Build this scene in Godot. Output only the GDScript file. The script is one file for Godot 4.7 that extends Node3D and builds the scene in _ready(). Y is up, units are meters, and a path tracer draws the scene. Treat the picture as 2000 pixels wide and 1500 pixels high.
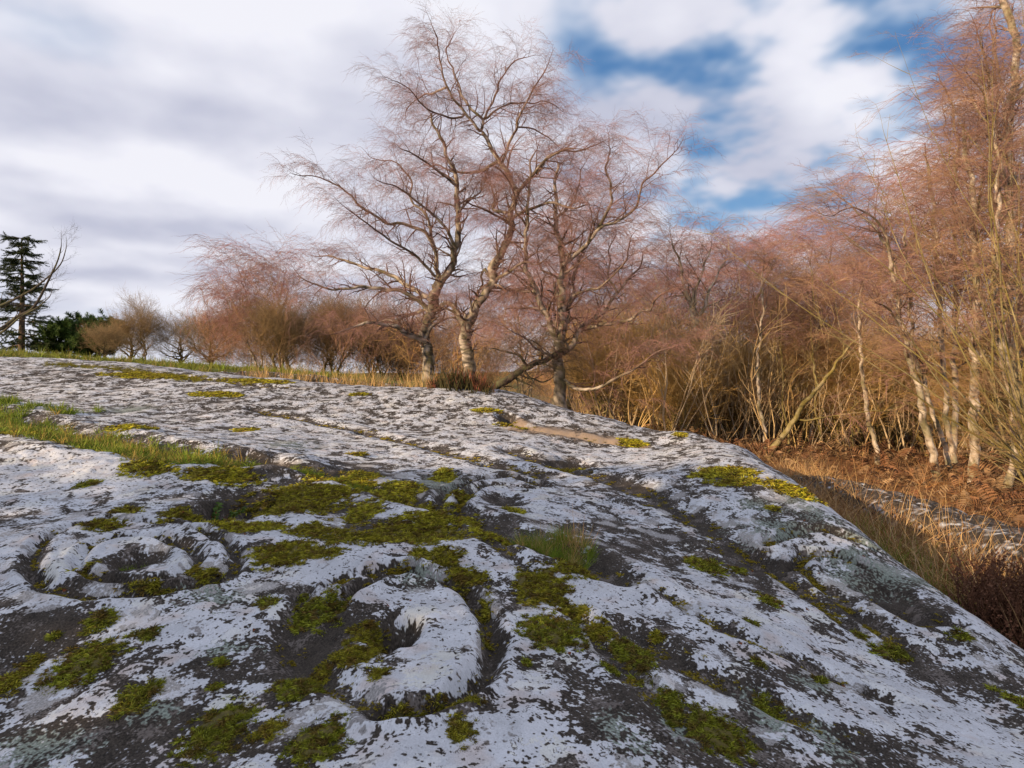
extends Node3D
# A lichen covered sandstone outcrop with carved rings, birches and a winter wood behind it.

const EXPOSURE := 1.48
const SKY_ENERGY := 0.76
const SUN_ENERGY := 1.6
const SUN_FROM := Vector3(-7.5, 2.7, 5.0)

const ROCK_POINTS := [-2.078, -1.8, -0.039, -1.324, -1.72, 0.007, -0.631, -1.64, 0.053, 0, -1.62, 0.065, 0.685, -1.78, -0.028, 1.578, -2.05, -0.184, -2.402, -2.4, 0.113, -1.809, -2.35, 0.132, -0.916, -2.38, 0.121, 0, -2.5, 0.076, 1.097, -2.85, -0.053, 1.694, -2.75, -0.228, -3.418, -3.7, 0.288, -2.887, -3.75, 0.278, -1.482, -3.85, 0.259, 0, -4.25, 0.182, 1.478, -4.8, 0.076, 0.674, -3.5, 0.057, 1.755, -3.8, -0.112, 2.425, -3.15, -0.273, 2.454, -3.75, -0.207, 2.563, -4.5, -0.143, 2.725, -5.9, -0.022, 2.808, -7.6, 0.169, 2.667, -9, 0.273, -4.742, -5.6, 0.569, -3.387, -5.5, 0.534, -2.282, -5.2, 0.428, -1.386, -6, 0.307, 0, -7.2, 0.335, 1.466, -6.8, 0.215, 0.085, -11, 0.848, 1.524, -9.9, 0.467, -1.786, -11.6, 0.937, -4.065, -12, 1.083, -7.113, -13.2, 1.366, -10.623, -13.8, 1.521, -14.21, -14.2, 1.601, 2.125, -9.2, 0.341, 1.917, -8.3, 0.246, 0.801, -10.4, 0.624, 1.324, -8.6, 0.338, 2.62, -8.3, 0.246, 0.693, -9, 0.446, -5.912, -9.6, 0.889, -2.864, -9.3, 0.678, -7.452, -8.8, 0.831, -6.097, -7.2, 0.723, -4.311, -7, 0.569, -1.192, -8.6, 0.47, -3.5, -0.5, -0.05, -1.5, -0.4, 0, 0, -0.4, 0.03, 1.5, -0.4, -0.15, 2.6, -0.5, -0.5, 2.7, -2.4, -0.55, 3.05, -3.1, -0.85, 3.1, -4.4, -0.75, 3.25, -5.8, -0.7, 3.45, -7.6, -0.6, 3.3, -9.2, -0.55, 2.6, -10.6, -0.3, 3.6, -2, -1.4, 4, -5, -1.5, 4.2, -8, -1.4, 3.8, -11, -1.3, 0.2, -12.2, 0.55, -1.8, -13.4, 0.75, -3.8, -14, 0.8, -7, -15.5, 1.05, -11, -16, 1.3, 1.6, -12, -0.1, -3, -17, 0.3, -9, -19, 0.6, 2, -14, -0.9, -13, -13, 1.45, -10, -9, 1.1, -8, -5.5, 0.75, -5, -3, 0.4, -4, -1.6, 0.15]
const GROOVES := [
	[0.042, 0.052, -0.683, -2.57, -0.659, -2.76, -0.58, -2.9, -0.462, -3, -0.317, -2.94, -0.172, -2.8, -0.096, -2.6, -0.063, -2.4, -0.076, -2.2, -0.11, -2.05, -0.178, -1.93, -0.259, -1.87, -0.342, -1.85],
	[0.05, 0.03, -0.828, -2.53, -0.799, -2.36, -0.682, -2.16, -0.529, -2.02, -0.374, -1.87],
	[0.022, 0.035, -0.762, -2.75, -0.685, -2.87, -0.554, -3, -0.446, -3.05],
	[0.032, 0.038, -1.409, -2.99, -1.376, -2.89, -1.383, -2.82, -1.414, -2.76, -1.468, -2.72, -1.543, -2.71, -1.628, -2.72, -1.721, -2.76, -1.816, -2.83, -1.896, -2.91, -1.961, -3.01, -2.003, -3.12, -2.001, -3.21, -1.963, -3.28, -1.885, -3.31, -1.781, -3.3, -1.67, -3.26, -1.559, -3.18, -1.466, -3.08, -1.409, -2.99],
	[0.036, 0.04, -1.922, -2.74, -2.035, -2.84, -2.144, -2.97, -2.226, -3.1, -2.29, -3.25, -2.307, -3.38, -2.28, -3.49, -2.214, -3.58, -2.102, -3.62, -1.963, -3.62, -1.804, -3.57, -1.643, -3.48, -1.492, -3.35, -1.372, -3.22, -1.28, -3.08, -1.229, -2.96, -1.204, -2.84, -1.215, -2.75],
	[0.04, 0.03, -2.07, -2.86, -1.856, -2.65, -1.629, -2.58, -1.412, -2.62, -1.232, -2.76],
	[0.045, 0.055, -0.349, -4.24, -0.35, -4.46, -0.321, -4.74, -0.271, -5.03, -0.17, -5.26, 0.008, -5.28, 0.14, -5.21],
	[0.055, 0.06, -0.479, -4.26, -0.481, -4.63, -0.405, -5.16, -0.277, -5.53, 0, -5.75, 0.138, -5.62, 0.249, -5.4],
	[0.13, 0.06, -2.146, -5.36, -1.741, -5.14, -1.408, -5.08, -1.039, -4.82, -0.676, -4.39, -0.449, -4.17, -0.214, -3.97, 0, -3.73, 0.163, -3.52, 0.394, -3.41, 0.519, -3.21],
	[0.16, 0.035, -1.734, -4.25, -1.443, -4.26, -1.114, -4.02, -0.852, -3.69, -0.66, -3.57, -0.412, -3.57, -0.137, -3.56],
	[0.05, 0.025, -0.107, -3.49, 0.095, -3.1, 0.218, -2.83, 0.338, -2.44, 0.405, -2.19, 0.49, -1.93],
	[0.28, 0.13, -7.215, -8.15, -5.419, -7.04, -4.166, -6.15, -3.177, -5.43, -2.552, -5.18, -2.106, -5.26],
	[0.1, 0.06, -0.107, -9.26, 0, -8.91, 0.329, -8.54, 0.776, -8.4, 1.259, -8.18, 1.549, -8.05],
	[0.05, 0.06, 1.632, -4.24, 1.91, -4.43, 2.105, -4.41, 2.296, -4.26],
	[0.045, 0.06, 1.632, -3.89, 1.81, -4.09, 2, -4.06, 2.088, -3.96],
	[0.07, 0.05, 2.005, -3.52, 2.001, -3.29, 2.127, -3.27],
	[0.05, 0.03, 1.694, -3.93, 1.718, -3.72, 1.743, -3.33, 1.779, -3.04],
	[0.06, 0.03, 0.704, -3.05, 0.889, -2.75, 1.121, -2.6, 1.358, -2.45],
	[0.07, 0.03, 0.46, -2.6, 0.618, -2.36, 0.817, -2.21, 1, -2.03],
	[0.06, 0.025, 1.483, -4.28, 1.538, -3.7, 1.631, -3.21],
	[0.1, 0.035, -7.754, -11.85, -5.967, -11.4, -4.361, -10.69, -3.261, -10.59],
	[0.12, 0.03, -3.441, -8.94, -1.866, -8.08, -0.503, -6.54, 0.269, -5.83],
	[0.15, 0.04, 0, -6.92, 0.816, -5.89, 1.274, -4.73, 1.471, -3.98]]
const HOLE_CUP := 11
const CUPS := [
	[-0.357, -2.445, 0.275, 0.475, -0.03],
	[-0.425, -2.39, 0.081, 0.11, 0.17],
	[-0.61, -2.64, 0.106, 0.08, -0.03],
	[-0.806, -3.115, 0.45, 0.255, -0.035],
	[-0.849, -2.685, 0.041, 0.075, 0.05],
	[-0.676, -2.325, 0.142, 0.215, 0.035],
	[0.044, -1.95, 0.206, 0.27, -0.025],
	[-1.68, -3, 0.106, 0.15, 0.09],
	[-1.663, -2.99, 0.182, 0.22, -0.015],
	[-0.044, -4.735, 0.146, 0.195, 0.07],
	[0.311, -4.505, 0.173, 0.315, -0.03],
	[-1.651, -4.015, 0.191, 0.285, 0.26],
	[0.563, -6.66, 0.246, 0.25, 0.1],
	[-0.071, -9.16, 0.099, 0.13, 0.06],
	[2.045, -3.605, 0.116, 0.215, 0.09],
	[-1.201, -3.91, 0.24, 0.24, -0.03],
	[-1.547, -2.465, 0.377, 0.135, -0.02],
	[-0.266, -3.465, 0.159, 0.215, -0.03],
	[-1.31, -2.55, 0.176, 0.12, -0.015],
	[0.889, -3.015, 0.228, 0.295, -0.02],
	[-1.766, -7.905, 0.097, 0.155, 0.06],
	[2.2, -4.61, 0.319, 0.319, -0.03]]
const LICHEN_BIAS := [
	[-0.267, -2.345, 0.16, 0.335, 0.4],
	[-0.614, -2.665, 0.102, 0.075, 0.6],
	[-0.436, -2.705, 0.145, 0.085, 0.45],
	[-1.909, -3.11, 0.067, 0.12, 0.5],
	[-1.826, -3.255, 0.15, 0.075, 0.5],
	[-1.533, -3.045, 0.042, 0.095, 0.45],
	[-1.985, -2.94, 0.101, 0.18, 0.4],
	[-2.118, -3.445, 0.185, 0.095, 0.4],
	[-1.907, -3.59, 0.221, 0.07, 0.35],
	[-0.422, -4.5, 0.048, 0.145, 0.5],
	[-0.147, -5.46, 0.189, 0.07, 0.45],
	[-0.287, -4.545, 0.056, 0.165, 0.55],
	[-0.097, -5.035, 0.186, 0.095, 0.55],
	[0.159, -4.905, 0.068, 0.165, 0.5],
	[2.099, -4.26, 0.197, 0.08, 0.35],
	[1.827, -3.885, 0.15, 0.105, 0.4],
	[0, -1.9, 0.159, 0.2, 0.3],
	[-1.155, -2.435, 0.298, 0.195, 0.35],
	[-0.82, -2.99, 0.342, 0.24, 0.35],
	[-2.884, -4.555, 0.584, 0.695, 0.35],
	[-2.608, -4.87, 0.484, 0.34, 0.3],
	[0.863, -3.02, 0.273, 0.37, 0.3],
	[1.374, -2.42, 0.458, 0.32, 0.3],
	[1.259, -2.95, 0.27, 0.32, 0.25],
	[2.488, -5.05, 0.311, 0.311, 0.35],
	[-0.248, -3.24, 0.174, 0.25, 0.4],
	[0.399, -2.915, 0.2, 0.295, 0.3],
	[0.547, -2.385, 0.109, 0.165, 0.1],
	[0.293, -4.49, 0.155, 0.28, 0.5],
	[0.514, -6.87, 1.543, 1.22, 0.15],
	[1.45, -4.725, 0.544, 0.545, 0.15],
	[-2.188, -7.445, 0.921, 1.445, 0.12],
	[0.095, -2.49, 0.134, 0.22, 0.3],
	[-1.164, -3.8, 0.204, 0.29, 0.35],
	[-1.842, -4.435, 0.171, 0.125, 0.3],
	[-0.597, -3.89, 0.179, 0.17, 0.3],
	[-1.594, -3.13, 0.143, 0.29, 0.1],
	[-1.973, -3.015, 0.115, 0.275, 0.3],
	[-2.38, -3.25, 0.149, 0.32, 0.25],
	[-1.668, -2.33, 0.161, 0.12, -0.45],
	[-1.091, -1.84, 0.227, 0.11, -0.35],
	[0.272, -1.975, 0.166, 0.185, -0.3],
	[0.608, -1.895, 0.13, 0.145, -0.4],
	[-0.691, -2.34, 0.135, 0.22, -0.7],
	[-0.082, -2.39, 0.04, 0.12, -0.5],
	[-0.205, -1.905, 0.117, 0.055, -0.5],
	[-0.599, -2.78, 0.171, 0.08, -0.3],
	[1.103, -2.48, 0.228, 0.15, -0.35],
	[1.883, -2.77, 0.171, 0.13, -0.35],
	[1.407, -3.87, 0.21, 0.26, -0.25],
	[1.262, -3.29, 0.151, 0.23, -0.3],
	[0.529, -3.865, 0.235, 0.385, -0.25],
	[-0.921, -2.735, 0.084, 0.145, -0.2],
	[-1.643, -4.88, 0.336, 0.34, -0.3],
	[0.782, -8.45, 0.586, 0.35, -0.5],
	[2.079, -3.68, 0.14, 0.25, -0.5],
	[0.956, -4.13, 0.287, 0.36, -0.25],
	[-1.252, -5.45, 0.334, 0.43, -0.3],
	[-1.46, -2.71, 0.209, 0.07, -0.4],
	[1.022, -5.345, 0.491, 0.355, -0.12],
	[-7.021, -10.75, 0.991, 0.41, -0.2],
	[-3.993, -9.105, 0.42, 0.395, -0.2],
	[-1.667, -4.01, 0.216, 0.26, -0.6],
	[0.513, -2.235, 0.085, 0.225, -0.3]]
const MOSS := [
	[-1.395, -2.18, 0.097, 0.13, 0, "dark green flowing moss cushion below the wide pale lichen patch, lower left"],
	[-1.12, -1.98, 0.061, 0.08, 0, "small round dark moss cushion between two lichen crusts at lower left"],
	[-0.806, -1.83, 0.084, 0.13, 0, "long dark green moss cushion running down to the bottom edge, left"],
	[-0.653, -2.015, 0.071, 0.075, 0, "green moss cushion beside the dark hollow left of the carved ring"],
	[-0.506, -1.735, 0.077, 0.095, 0, "ragged dark moss cushion at the bottom edge left of centre"],
	[-1.493, -2.415, 0.063, 0.065, 0, "low moss cushion at the left end of the wide pale lichen patch"],
	[-1.277, -2.33, 0.057, 0.04, 0, "brownish green moss tuft in the middle of the wide pale lichen patch"],
	[-1.581, -2.11, 0.042, 0.126, 1, "brown and green moss cushion cut by the left edge of the picture"],
	[-1.04, -3.085, 0.147, 0.175, 1, "bright yellow green moss cushion right of the left carved ring"],
	[-0.665, -1.815, 0.048, 0.045, 1, "small brownish moss cushion within pale lichen near the bottom"],
	[-0.138, -1.76, 0.038, 0.07, 1, "small golden brown moss cushion under the carved ring groove"],
	[0.144, -2.5, 0.119, 0.14, 0, "diagonal moss cushion right of the carved ring groove"],
	[0.135, -2.94, 0.117, 0.21, 1, "flat yellow green moss cushion between two pale lichen swellings at centre"],
	[0.448, -2.34, 0.047, 0.14, 0, "trailing moss cushion on the dark slope right of the carved ring"],
	[0.591, -1.925, 0.092, 0.135, 0, "large dark green moss cushion at the bottom edge right of centre"],
	[1.088, -3.77, 0.099, 0.16, 0, "neat oval moss cushion on pale lichen at right of centre"],
	[1.691, -2.96, 0.082, 0.07, 0, "narrow moss streak on the pale lower right slope"],
	[2.083, -3.11, 0.043, 0.04, 0, "tiny dark moss dot near the right edge of the boulder"],
	[2.002, -2.64, 0.041, 0.11, 0, "dark moss cushion at the right edge of the picture"],
	[-0.882, -3.99, 0.092, 0.21, 2, "bright lime moss tuft with feathery tips above the central moss bed"],
	[-0.545, -3.57, 0.232, 0.26, 1, "broad yellow brown moss bed across the middle of the boulder"],
	[-0.842, -3.08, 0.057, 0.09, 1, "small round moss cushion on the pale swelling left of centre"],
	[-0.319, -3.15, 0.097, 0.13, 1, "moss cushion with reddish tips above the carved ring"],
	[-2.537, -4.62, 0.16, 0.14, 2, "yellow moss cushion on the pale left hump"],
	[-2.018, -4.605, 0.248, 0.155, 2, "yellow moss bed behind the fern filled hole"],
	[-1.387, -4.26, 0.326, 0.27, 1, "wide moss bed right of the fern filled hole"],
	[-1.405, -3.52, 0.189, 0.1, 2, "yellow moss strip in front of the fern filled hole"],
	[2.215, -5.265, 0.194, 0.165, 2, "bright sunlit yellow moss mat on the right shoulder of the boulder"],
	[1.789, -5.62, 0.237, 0.17, 2, "thin yellow green moss mat left of the sunlit one on the shoulder"],
	[-1.185, -5.025, 0.162, 0.285, 2, "yellow moss strip along the mossy crack at centre left"],
	[-0.814, -4.72, 0.181, 0.25, 2, "yellow moss strip further down the mossy crack"],
	[-0.575, -5.525, 0.085, 0.255, 2, "small moss knob in the crack above the concentric arcs"],
	[-0.513, -2.385, 0.07, 0.095, 1, "moss spilling into the cup of the carved ring"],
	[-0.176, -1.91, 0.076, 0.05, 1, "moss line inside the lower groove of the carved ring"],
	[1.501, -8.285, 0.192, 0.145, 2, "thin yellow moss rim at the end of the brown channel"],
	[-2.741, -4.29, 0.066, 0.08, 0, "small dark moss dot on the pale left hump"],
	[0.492, -2.035, 0.041, 0.105, 0, "moss cushion trailing down to the large one at bottom right of centre"],
	[-0.849, -2.685, 0.029, 0.055, 0, "dark moss plug filling the small round cup left of the carved ring"],
	[-4.358, -9.765, 0.316, 0.185, 2, "thin yellow moss strip on the far slope at left"],
	[-0.363, -9.43, 0.189, 0.1, 2, "small moss pad at the head of the brown channel"]]
const SMALL_MOSS := [
	[-5.954, -11.065, 0.766, 0.265, 2],
	[-4.257, -11.085, 0.511, 0.255, 2],
	[-4.183, -5.67, 0.122, 0.17, 2],
	[0.048, -2.23, 0.015, 0.03, 0],
	[1.28, -3.775, 0.041, 0.055, 0],
	[1.262, -3.285, 0.05, 0.095, 0],
	[1.017, -2.84, 0.031, 0.05, 0],
	[-0.194, -2.975, 0.091, 0.105, 1],
	[-1.428, -2.655, 0.122, 0.025, 1],
	[-1.284, -2.78, 0.086, 0.05, 1],
	[-1.843, -2.855, 0.026, 0.079, 1],
	[-0.712, -2.57, 0.079, 0.13, 0],
	[-0.523, -2.195, 0.084, 0.075, 1],
	[-0.62, -2.125, 0.049, 0.055, 1],
	[-0.412, -2.065, 0.048, 0.045, 1],
	[-0.306, -1.885, 0.052, 0.025, 1],
	[-0.105, -2.72, 0.029, 0.088, 1],
	[-0.102, -2.4, 0.018, 0.055, 1],
	[0.253, -2.74, 0.063, 0.08, 1],
	[0.336, -2.565, 0.051, 0.065, 1],
	[0.396, -2.455, 0.045, 0.075, 0],
	[1.812, -5.355, 0.206, 0.085, 2],
	[0.566, -2.585, 0.024, 0.035, 1],
	[0.843, -2.19, 0.044, 0.08, 0],
	[1.623, -3.105, 0.019, 0.035, 0],
	[-1.363, -4.925, 0.151, 0.175, 2],
	[-1.314, -3.88, 0.179, 0.12, 1],
	[-1.219, -4.405, 0.169, 0.135, 2],
	[-1.656, -3.71, 0.114, 0.11, 2],
	[-1.896, -3.79, 0.088, 0.13, 1],
	[-0.525, -4.27, 0.131, 0.13, 2],
	[-0.31, -4.035, 0.124, 0.105, 2],
	[-0.411, -3.815, 0.176, 0.115, 2],
	[-0.112, -3.64, 0.112, 0.1, 2],
	[-0.771, -3.34, 0.154, 0.13, 1],
	[-1.015, -3.48, 0.134, 0.15, 1],
	[-3.765, -6.6, 0.153, 0.27, 2],
	[-2.978, -7.435, 0.115, 0.185, 2],
	[0, -8.74, 0.202, 0.09, 1],
	[0.555, -6.56, 0.202, 0.15, 1],
	[-0.957, -2.18, 0.023, 0.03, 0],
	[-0.911, -2.04, 0.022, 0.02, 0],
	[-1.596, -2.325, 0.018, 0.015, 0],
	[1.884, -4.795, 0.037, 0.045, 2],
	[2.197, -8.66, 0.08, 0.11, 2],
	[-0.792, -2.52, 0.05, 0.08, 0],
	[-2.2, -3.765, 0.087, 0.085, 1],
	[-2.131, -3.465, 0.107, 0.075, 1],
	[-2.386, -10.33, 0.159, 0.09, 2],
	[0.333, -2.28, 0.028, 0.05, 0],
	[-1.453, -6.285, 0.068, 0.085, 2],
	[-0.356, -4.635, 0.071, 0.125, 1],
	[0, -4.26, 0.059, 0.08, 2],
	[0.909, -2.46, 0.023, 0.03, 0],
	[1.127, -2.445, 0.019, 0.025, 0],
	[-0.953, -2.58, 0.052, 0.05, 0],
	[0.291, -3.16, 0.097, 0.1, 1],
	[-0.439, -3.175, 0.054, 0.085, 1]]
const LEAFY_LICHEN := [
	[-1.181, -2.6, 0.12, 0.1],
	[-0.992, -2.26, 0.087, 0.05],
	[0.28, -1.825, 0.042, 0.085],
	[0.339, -1.765, 0.041, 0.065],
	[0.483, -1.965, 0.038, 0.113],
	[1.747, -4.455, 0.206, 0.165],
	[2.344, -4.35, 0.134, 0.134],
	[2.093, -4.125, 0.159, 0.105],
	[1.926, -3.915, 0.12, 0.165],
	[2.21, -3.9, 0.149, 0.14],
	[1.072, -2.385, 0.055, 0.055],
	[-0.431, -2.955, 0.068, 0.115],
	[-1.288, -1.775, 0.11, 0.065],
	[-0.59, -5.12, 0.197, 0.25],
	[-2.171, -6.43, 0.197, 0.39],
	[-4.798, -8.315, 0.256, 0.295],
	[2.171, -4.85, 0.147, 0.29],
	[0.801, -2.085, 0.048, 0.135],
	[0.945, -1.99, 0.061, 0.13],
	[-1.035, -1.92, 0.044, 0.04],
	[2.336, -3.89, 0.18, 0.18],
	[1.714, -4.845, 0.186, 0.155]]
const BARE_EARTH := [
	[0.067, -8.745, 0.189, 0.275],
	[0.525, -8.51, 0.328, 0.25],
	[1.026, -8.32, 0.385, 0.19],
	[1.422, -8.195, 0.19, 0.185]]
const GRASS_GULLY := [-5.981, -7.33, -4.609, -6.37, -3.97, -5.86, -3.142, -5.37, -2.527, -5.13, -2.203, -5.11]
const GRASS_CRACK := [-2.098, -5.24, -1.734, -5.12, -1.391, -5.02, -1.035, -4.8]
const FAR_GRASS := [-8.085, -11.67, -6.72, -11.64, -4.97, -10.76]
const CUP_GRASS := [-1.675, -2.98, -1.551, -4.03, -0.425, -2.38]
const CENTRE_GRASS := [0.23, -3.54, 0.211, 0.25]
const HOLE := [-1.792, -3.98]
const CENTRE_BIRCH := [
	[0.02, 0, 0, 0.133, 0, 0.48, 0, 0.126, -0.04, 0.881, 0, 0.121, -0.04, 1.181, 0, 0.117],
	[-0.04, 1.161, 0, 0.101, 0.1, 1.511, 0.038, 0.095, 0.22, 1.781, 0.068, 0.09, 0.46, 2.112, 0.11, 0.083, 0.48, 2.412, 0.14, 0.078, 0.64, 2.742, 0.177, 0.072, 0.821, 3.042, 0.213, 0.066, 0.821, 3.372, 0.246, 0.06, 0.851, 3.583, 0.268, 0.056, 0.961, 3.883, 0.3, 0.051],
	[-0.04, 1.161, 0, 0.078, -0.2, 1.541, -0.207, 0.062, -0.37, 1.761, -0.346, 0.051, -0.53, 1.801, -0.429, 0.045, -0.691, 1.681, -0.529, 0.037, -0.831, 1.701, -0.6, 0.031],
	[0.961, 3.863, 0.3, 0.055, 0.771, 4.233, 0.165, 0.049, 0.59, 4.533, 0.051, 0.045, 0.46, 4.854, -0.062, 0.041, 0.22, 5.204, -0.2, 0.035],
	[0.22, 5.204, -0.2, 0.031, 0.03, 5.394, -0.101, 0.028, -0.21, 5.634, 0.024, 0.024, -0.42, 5.954, 0.165, 0.02, -0.53, 6.295, 0.297, 0.016, -0.57, 6.585, 0.405, 0.013, -0.63, 6.835, 0.5, 0.01],
	[0.22, 5.204, -0.2, 0.031, 0.27, 5.444, -0.252, 0.029, 0.03, 5.714, -0.33, 0.026, -0.16, 5.954, -0.395, 0.023, -0.21, 6.195, -0.447, 0.021, -0.34, 6.515, -0.521, 0.017, -0.4, 6.755, -0.574, 0.015, -0.48, 7.045, -0.638, 0.012, -0.41, 7.325, -0.7, 0.01],
	[0.27, 5.464, -0.3, 0.023, 0.43, 5.714, -0.162, 0.02, 0.57, 5.934, -0.042, 0.018, 0.62, 6.054, 0.019, 0.016, 0.751, 6.285, 0.141, 0.013, 0.851, 6.385, 0.207, 0.012, 1.051, 6.405, 0.3, 0.01],
	[0.29, 5.474, -0.3, 0.023, 0.62, 5.794, -0.494, 0.02, 0.831, 5.924, -0.598, 0.018, 1.151, 5.974, -0.735, 0.015, 1.341, 6.054, -0.822, 0.013, 1.551, 6.084, -0.912, 0.011, 1.751, 6.024, -1, 0.01],
	[0.981, 3.853, 0.3, 0.039, 1.291, 4.113, 0.61, 0.03, 1.451, 4.323, 0.813, 0.023, 1.721, 4.373, 1.023, 0.017, 1.951, 4.353, 1.2, 0.012],
	[1.331, 4.163, 0.4, 0.031, 1.581, 4.563, 0.14, 0.025, 1.771, 4.723, 0.003, 0.022, 2.202, 4.814, -0.24, 0.016, 2.412, 4.934, -0.373, 0.013, 2.602, 5.064, -0.5, 0.01],
	[0.65, 4.483, 0, 0.031, 0.921, 5.044, 0.291, 0.023, 0.971, 5.204, 0.37, 0.021, 1.241, 5.634, 0.608, 0.015, 1.341, 5.764, 0.685, 0.013, 1.451, 5.984, 0.8, 0.01],
	[0.931, 5.064, 0.3, 0.02, 1.241, 5.204, -0.101, 0.015, 1.561, 5.174, -0.479, 0.011, 1.821, 5.094, -0.8, 0.008],
	[-0.1, 5.524, -0.2, 0.023, -0.35, 5.364, 0.083, 0.02, -0.61, 5.364, 0.331, 0.017, -0.821, 5.444, 0.545, 0.014, -1.091, 5.604, 0.845, 0.01, -1.251, 5.634, 1, 0.008],
	[-0.42, 5.934, 0.1, 0.023, -0.741, 5.954, -0.235, 0.018, -0.901, 6.034, -0.422, 0.015, -1.141, 6.004, -0.675, 0.011, -1.331, 5.904, -0.9, 0.008],
	[0.59, 4.523, 0, 0.035, 0.08, 4.453, -0.438, 0.028, -0.45, 4.643, -0.916, 0.02, -0.701, 4.834, -1.183, 0.015, -0.951, 4.884, -1.4, 0.012],
	[0.47, 2.162, 0.1, 0.035, 0.791, 2.292, 0.465, 0.027, 1.091, 2.412, 0.807, 0.02, 1.301, 2.352, 1.038, 0.015, 1.451, 2.382, 1.2, 0.012],
	[0.751, 3.483, 0.2, 0.031, 0.49, 3.583, 0.007, 0.027, 0.52, 3.883, -0.202, 0.021, 0.4, 4.183, -0.427, 0.016, 0.25, 4.383, -0.6, 0.012],
	[0.851, 3.382, 0.2, 0.035, 1.271, 3.493, 0.611, 0.028, 1.571, 3.493, 0.894, 0.023, 1.841, 3.312, 1.201, 0.017, 2.152, 3.252, 1.5, 0.012],
	[0.47, 2.082, 0.1, 0.039, 0.33, 2.482, -0.364, 0.028, 0.22, 2.262, -0.634, 0.021, 0.15, 2.082, -0.845, 0.016, 0.05, 1.981, -1, 0.012],
	[0.821, 3.282, 0.1, 0.031, 0.55, 3.382, 0.389, 0.024, 0.25, 3.433, 0.693, 0.017, 0.05, 3.483, 0.9, 0.012]]
const LEFT_BIRCH := [
	[0.021, 0, 0, 0.122, -0.021, 0.649, 0, 0.117, -0.063, 0.911, 0, 0.115, 0.052, 1.508, 0, 0.109, 0.147, 1.864, 0, 0.106],
	[0.147, 1.864, 0, 0.069, 0.178, 2.293, -0.124, 0.051, 0.147, 2.586, -0.21, 0.038, 0.073, 2.89, -0.3, 0.024],
	[0.147, 1.843, 0, 0.082, 0.387, 2.23, 0.061, 0.074, 0.534, 2.502, 0.102, 0.069, 0.597, 2.764, 0.138, 0.065, 0.639, 3.067, 0.179, 0.06, 0.66, 3.423, 0.226, 0.054, 0.639, 3.853, 0.284, 0.047, 0.607, 4.135, 0.322, 0.042, 0.492, 4.408, 0.361, 0.037, 0.304, 4.858, 0.426, 0.029, 0.22, 5.078, 0.458, 0.026, 0.073, 5.36, 0.5, 0.02],
	[-0.042, 0.879, 0.1, 0.061, -0.366, 1.026, 0.329, 0.051, -0.576, 1.152, 0.486, 0.044, -0.963, 1.204, 0.738, 0.033, -1.173, 1.173, 0.874, 0.027, -1.413, 1.057, 1.046, 0.019, -1.633, 0.963, 1.2, 0.012],
	[0.052, 1.57, 0, 0.045, -0.419, 1.476, -0.284, 0.035, -0.722, 1.371, -0.473, 0.028, -0.995, 1.392, -0.635, 0.022, -1.214, 1.298, -0.776, 0.017, -1.424, 1.277, -0.9, 0.012],
	[0.042, 1.487, 0, 0.053, -0.366, 1.864, 0.151, 0.044, -0.817, 1.926, 0.275, 0.037, -1.173, 1.947, 0.372, 0.031, -1.445, 1.895, 0.448, 0.027, -1.748, 1.884, 0.531, 0.022, -2.073, 1.947, 0.621, 0.017, -2.345, 2.052, 0.7, 0.012],
	[0.094, 1.696, 0.1, 0.057, -0.513, 2.104, -0.218, 0.046, -0.932, 2.345, -0.428, 0.039, -1.382, 2.502, -0.636, 0.032, -1.864, 2.712, -0.864, 0.024, -2.251, 2.827, -1.04, 0.018, -2.617, 2.858, -1.2, 0.012],
	[0.073, 2.89, -0.3, 0.041, -0.094, 3.162, -0.203, 0.037, -0.544, 3.308, -0.06, 0.032, -0.817, 3.277, 0.022, 0.029, -1.026, 3.455, 0.105, 0.026, -1.382, 3.643, 0.227, 0.022, -1.529, 3.79, 0.29, 0.019, -1.769, 3.999, 0.386, 0.016, -2.167, 4.114, 0.511, 0.011, -2.46, 4.093, 0.6, 0.008],
	[0.126, 2.743, -0.3, 0.037, -0.126, 3.612, -0.489, 0.028, -0.387, 3.853, -0.564, 0.024, -0.45, 4.209, -0.639, 0.021, -0.471, 4.355, -0.67, 0.019, -0.597, 4.606, -0.729, 0.016, -0.817, 4.805, -0.791, 0.013, -1.099, 4.9, -0.853, 0.01, -1.319, 4.941, -0.9, 0.008],
	[0.597, 2.764, 0.2, 0.037, 0.461, 3.057, 0.429, 0.032, 0.251, 3.266, 0.639, 0.027, -0.063, 3.476, 0.907, 0.021, -0.377, 3.685, 1.174, 0.015, -0.691, 3.738, 1.4, 0.01],
	[0.66, 3.423, 0.4, 0.033, 0.827, 3.738, 0.047, 0.025, 1.036, 3.999, -0.285, 0.017, 1.089, 4.313, -0.6, 0.01],
	[0.628, 3.978, 0.3, 0.033, 0.356, 4.104, 0.64, 0.026, 0.042, 4.261, 1.039, 0.018, -0.272, 4.313, 1.4, 0.01],
	[-0.084, 0.879, 0.1, 0.037, 0.063, 1.173, 0.128, 0.03, 0.356, 1.33, 0.156, 0.023, 0.618, 1.382, 0.178, 0.018, 0.827, 1.539, 0.2, 0.012],
	[0.157, 2.219, 0, 0.033, -0.063, 2.429, 0.291, 0.029, -0.377, 2.638, 0.653, 0.024, -0.743, 2.848, 1.057, 0.018, -1.214, 3.162, 1.6, 0.01]]
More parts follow.
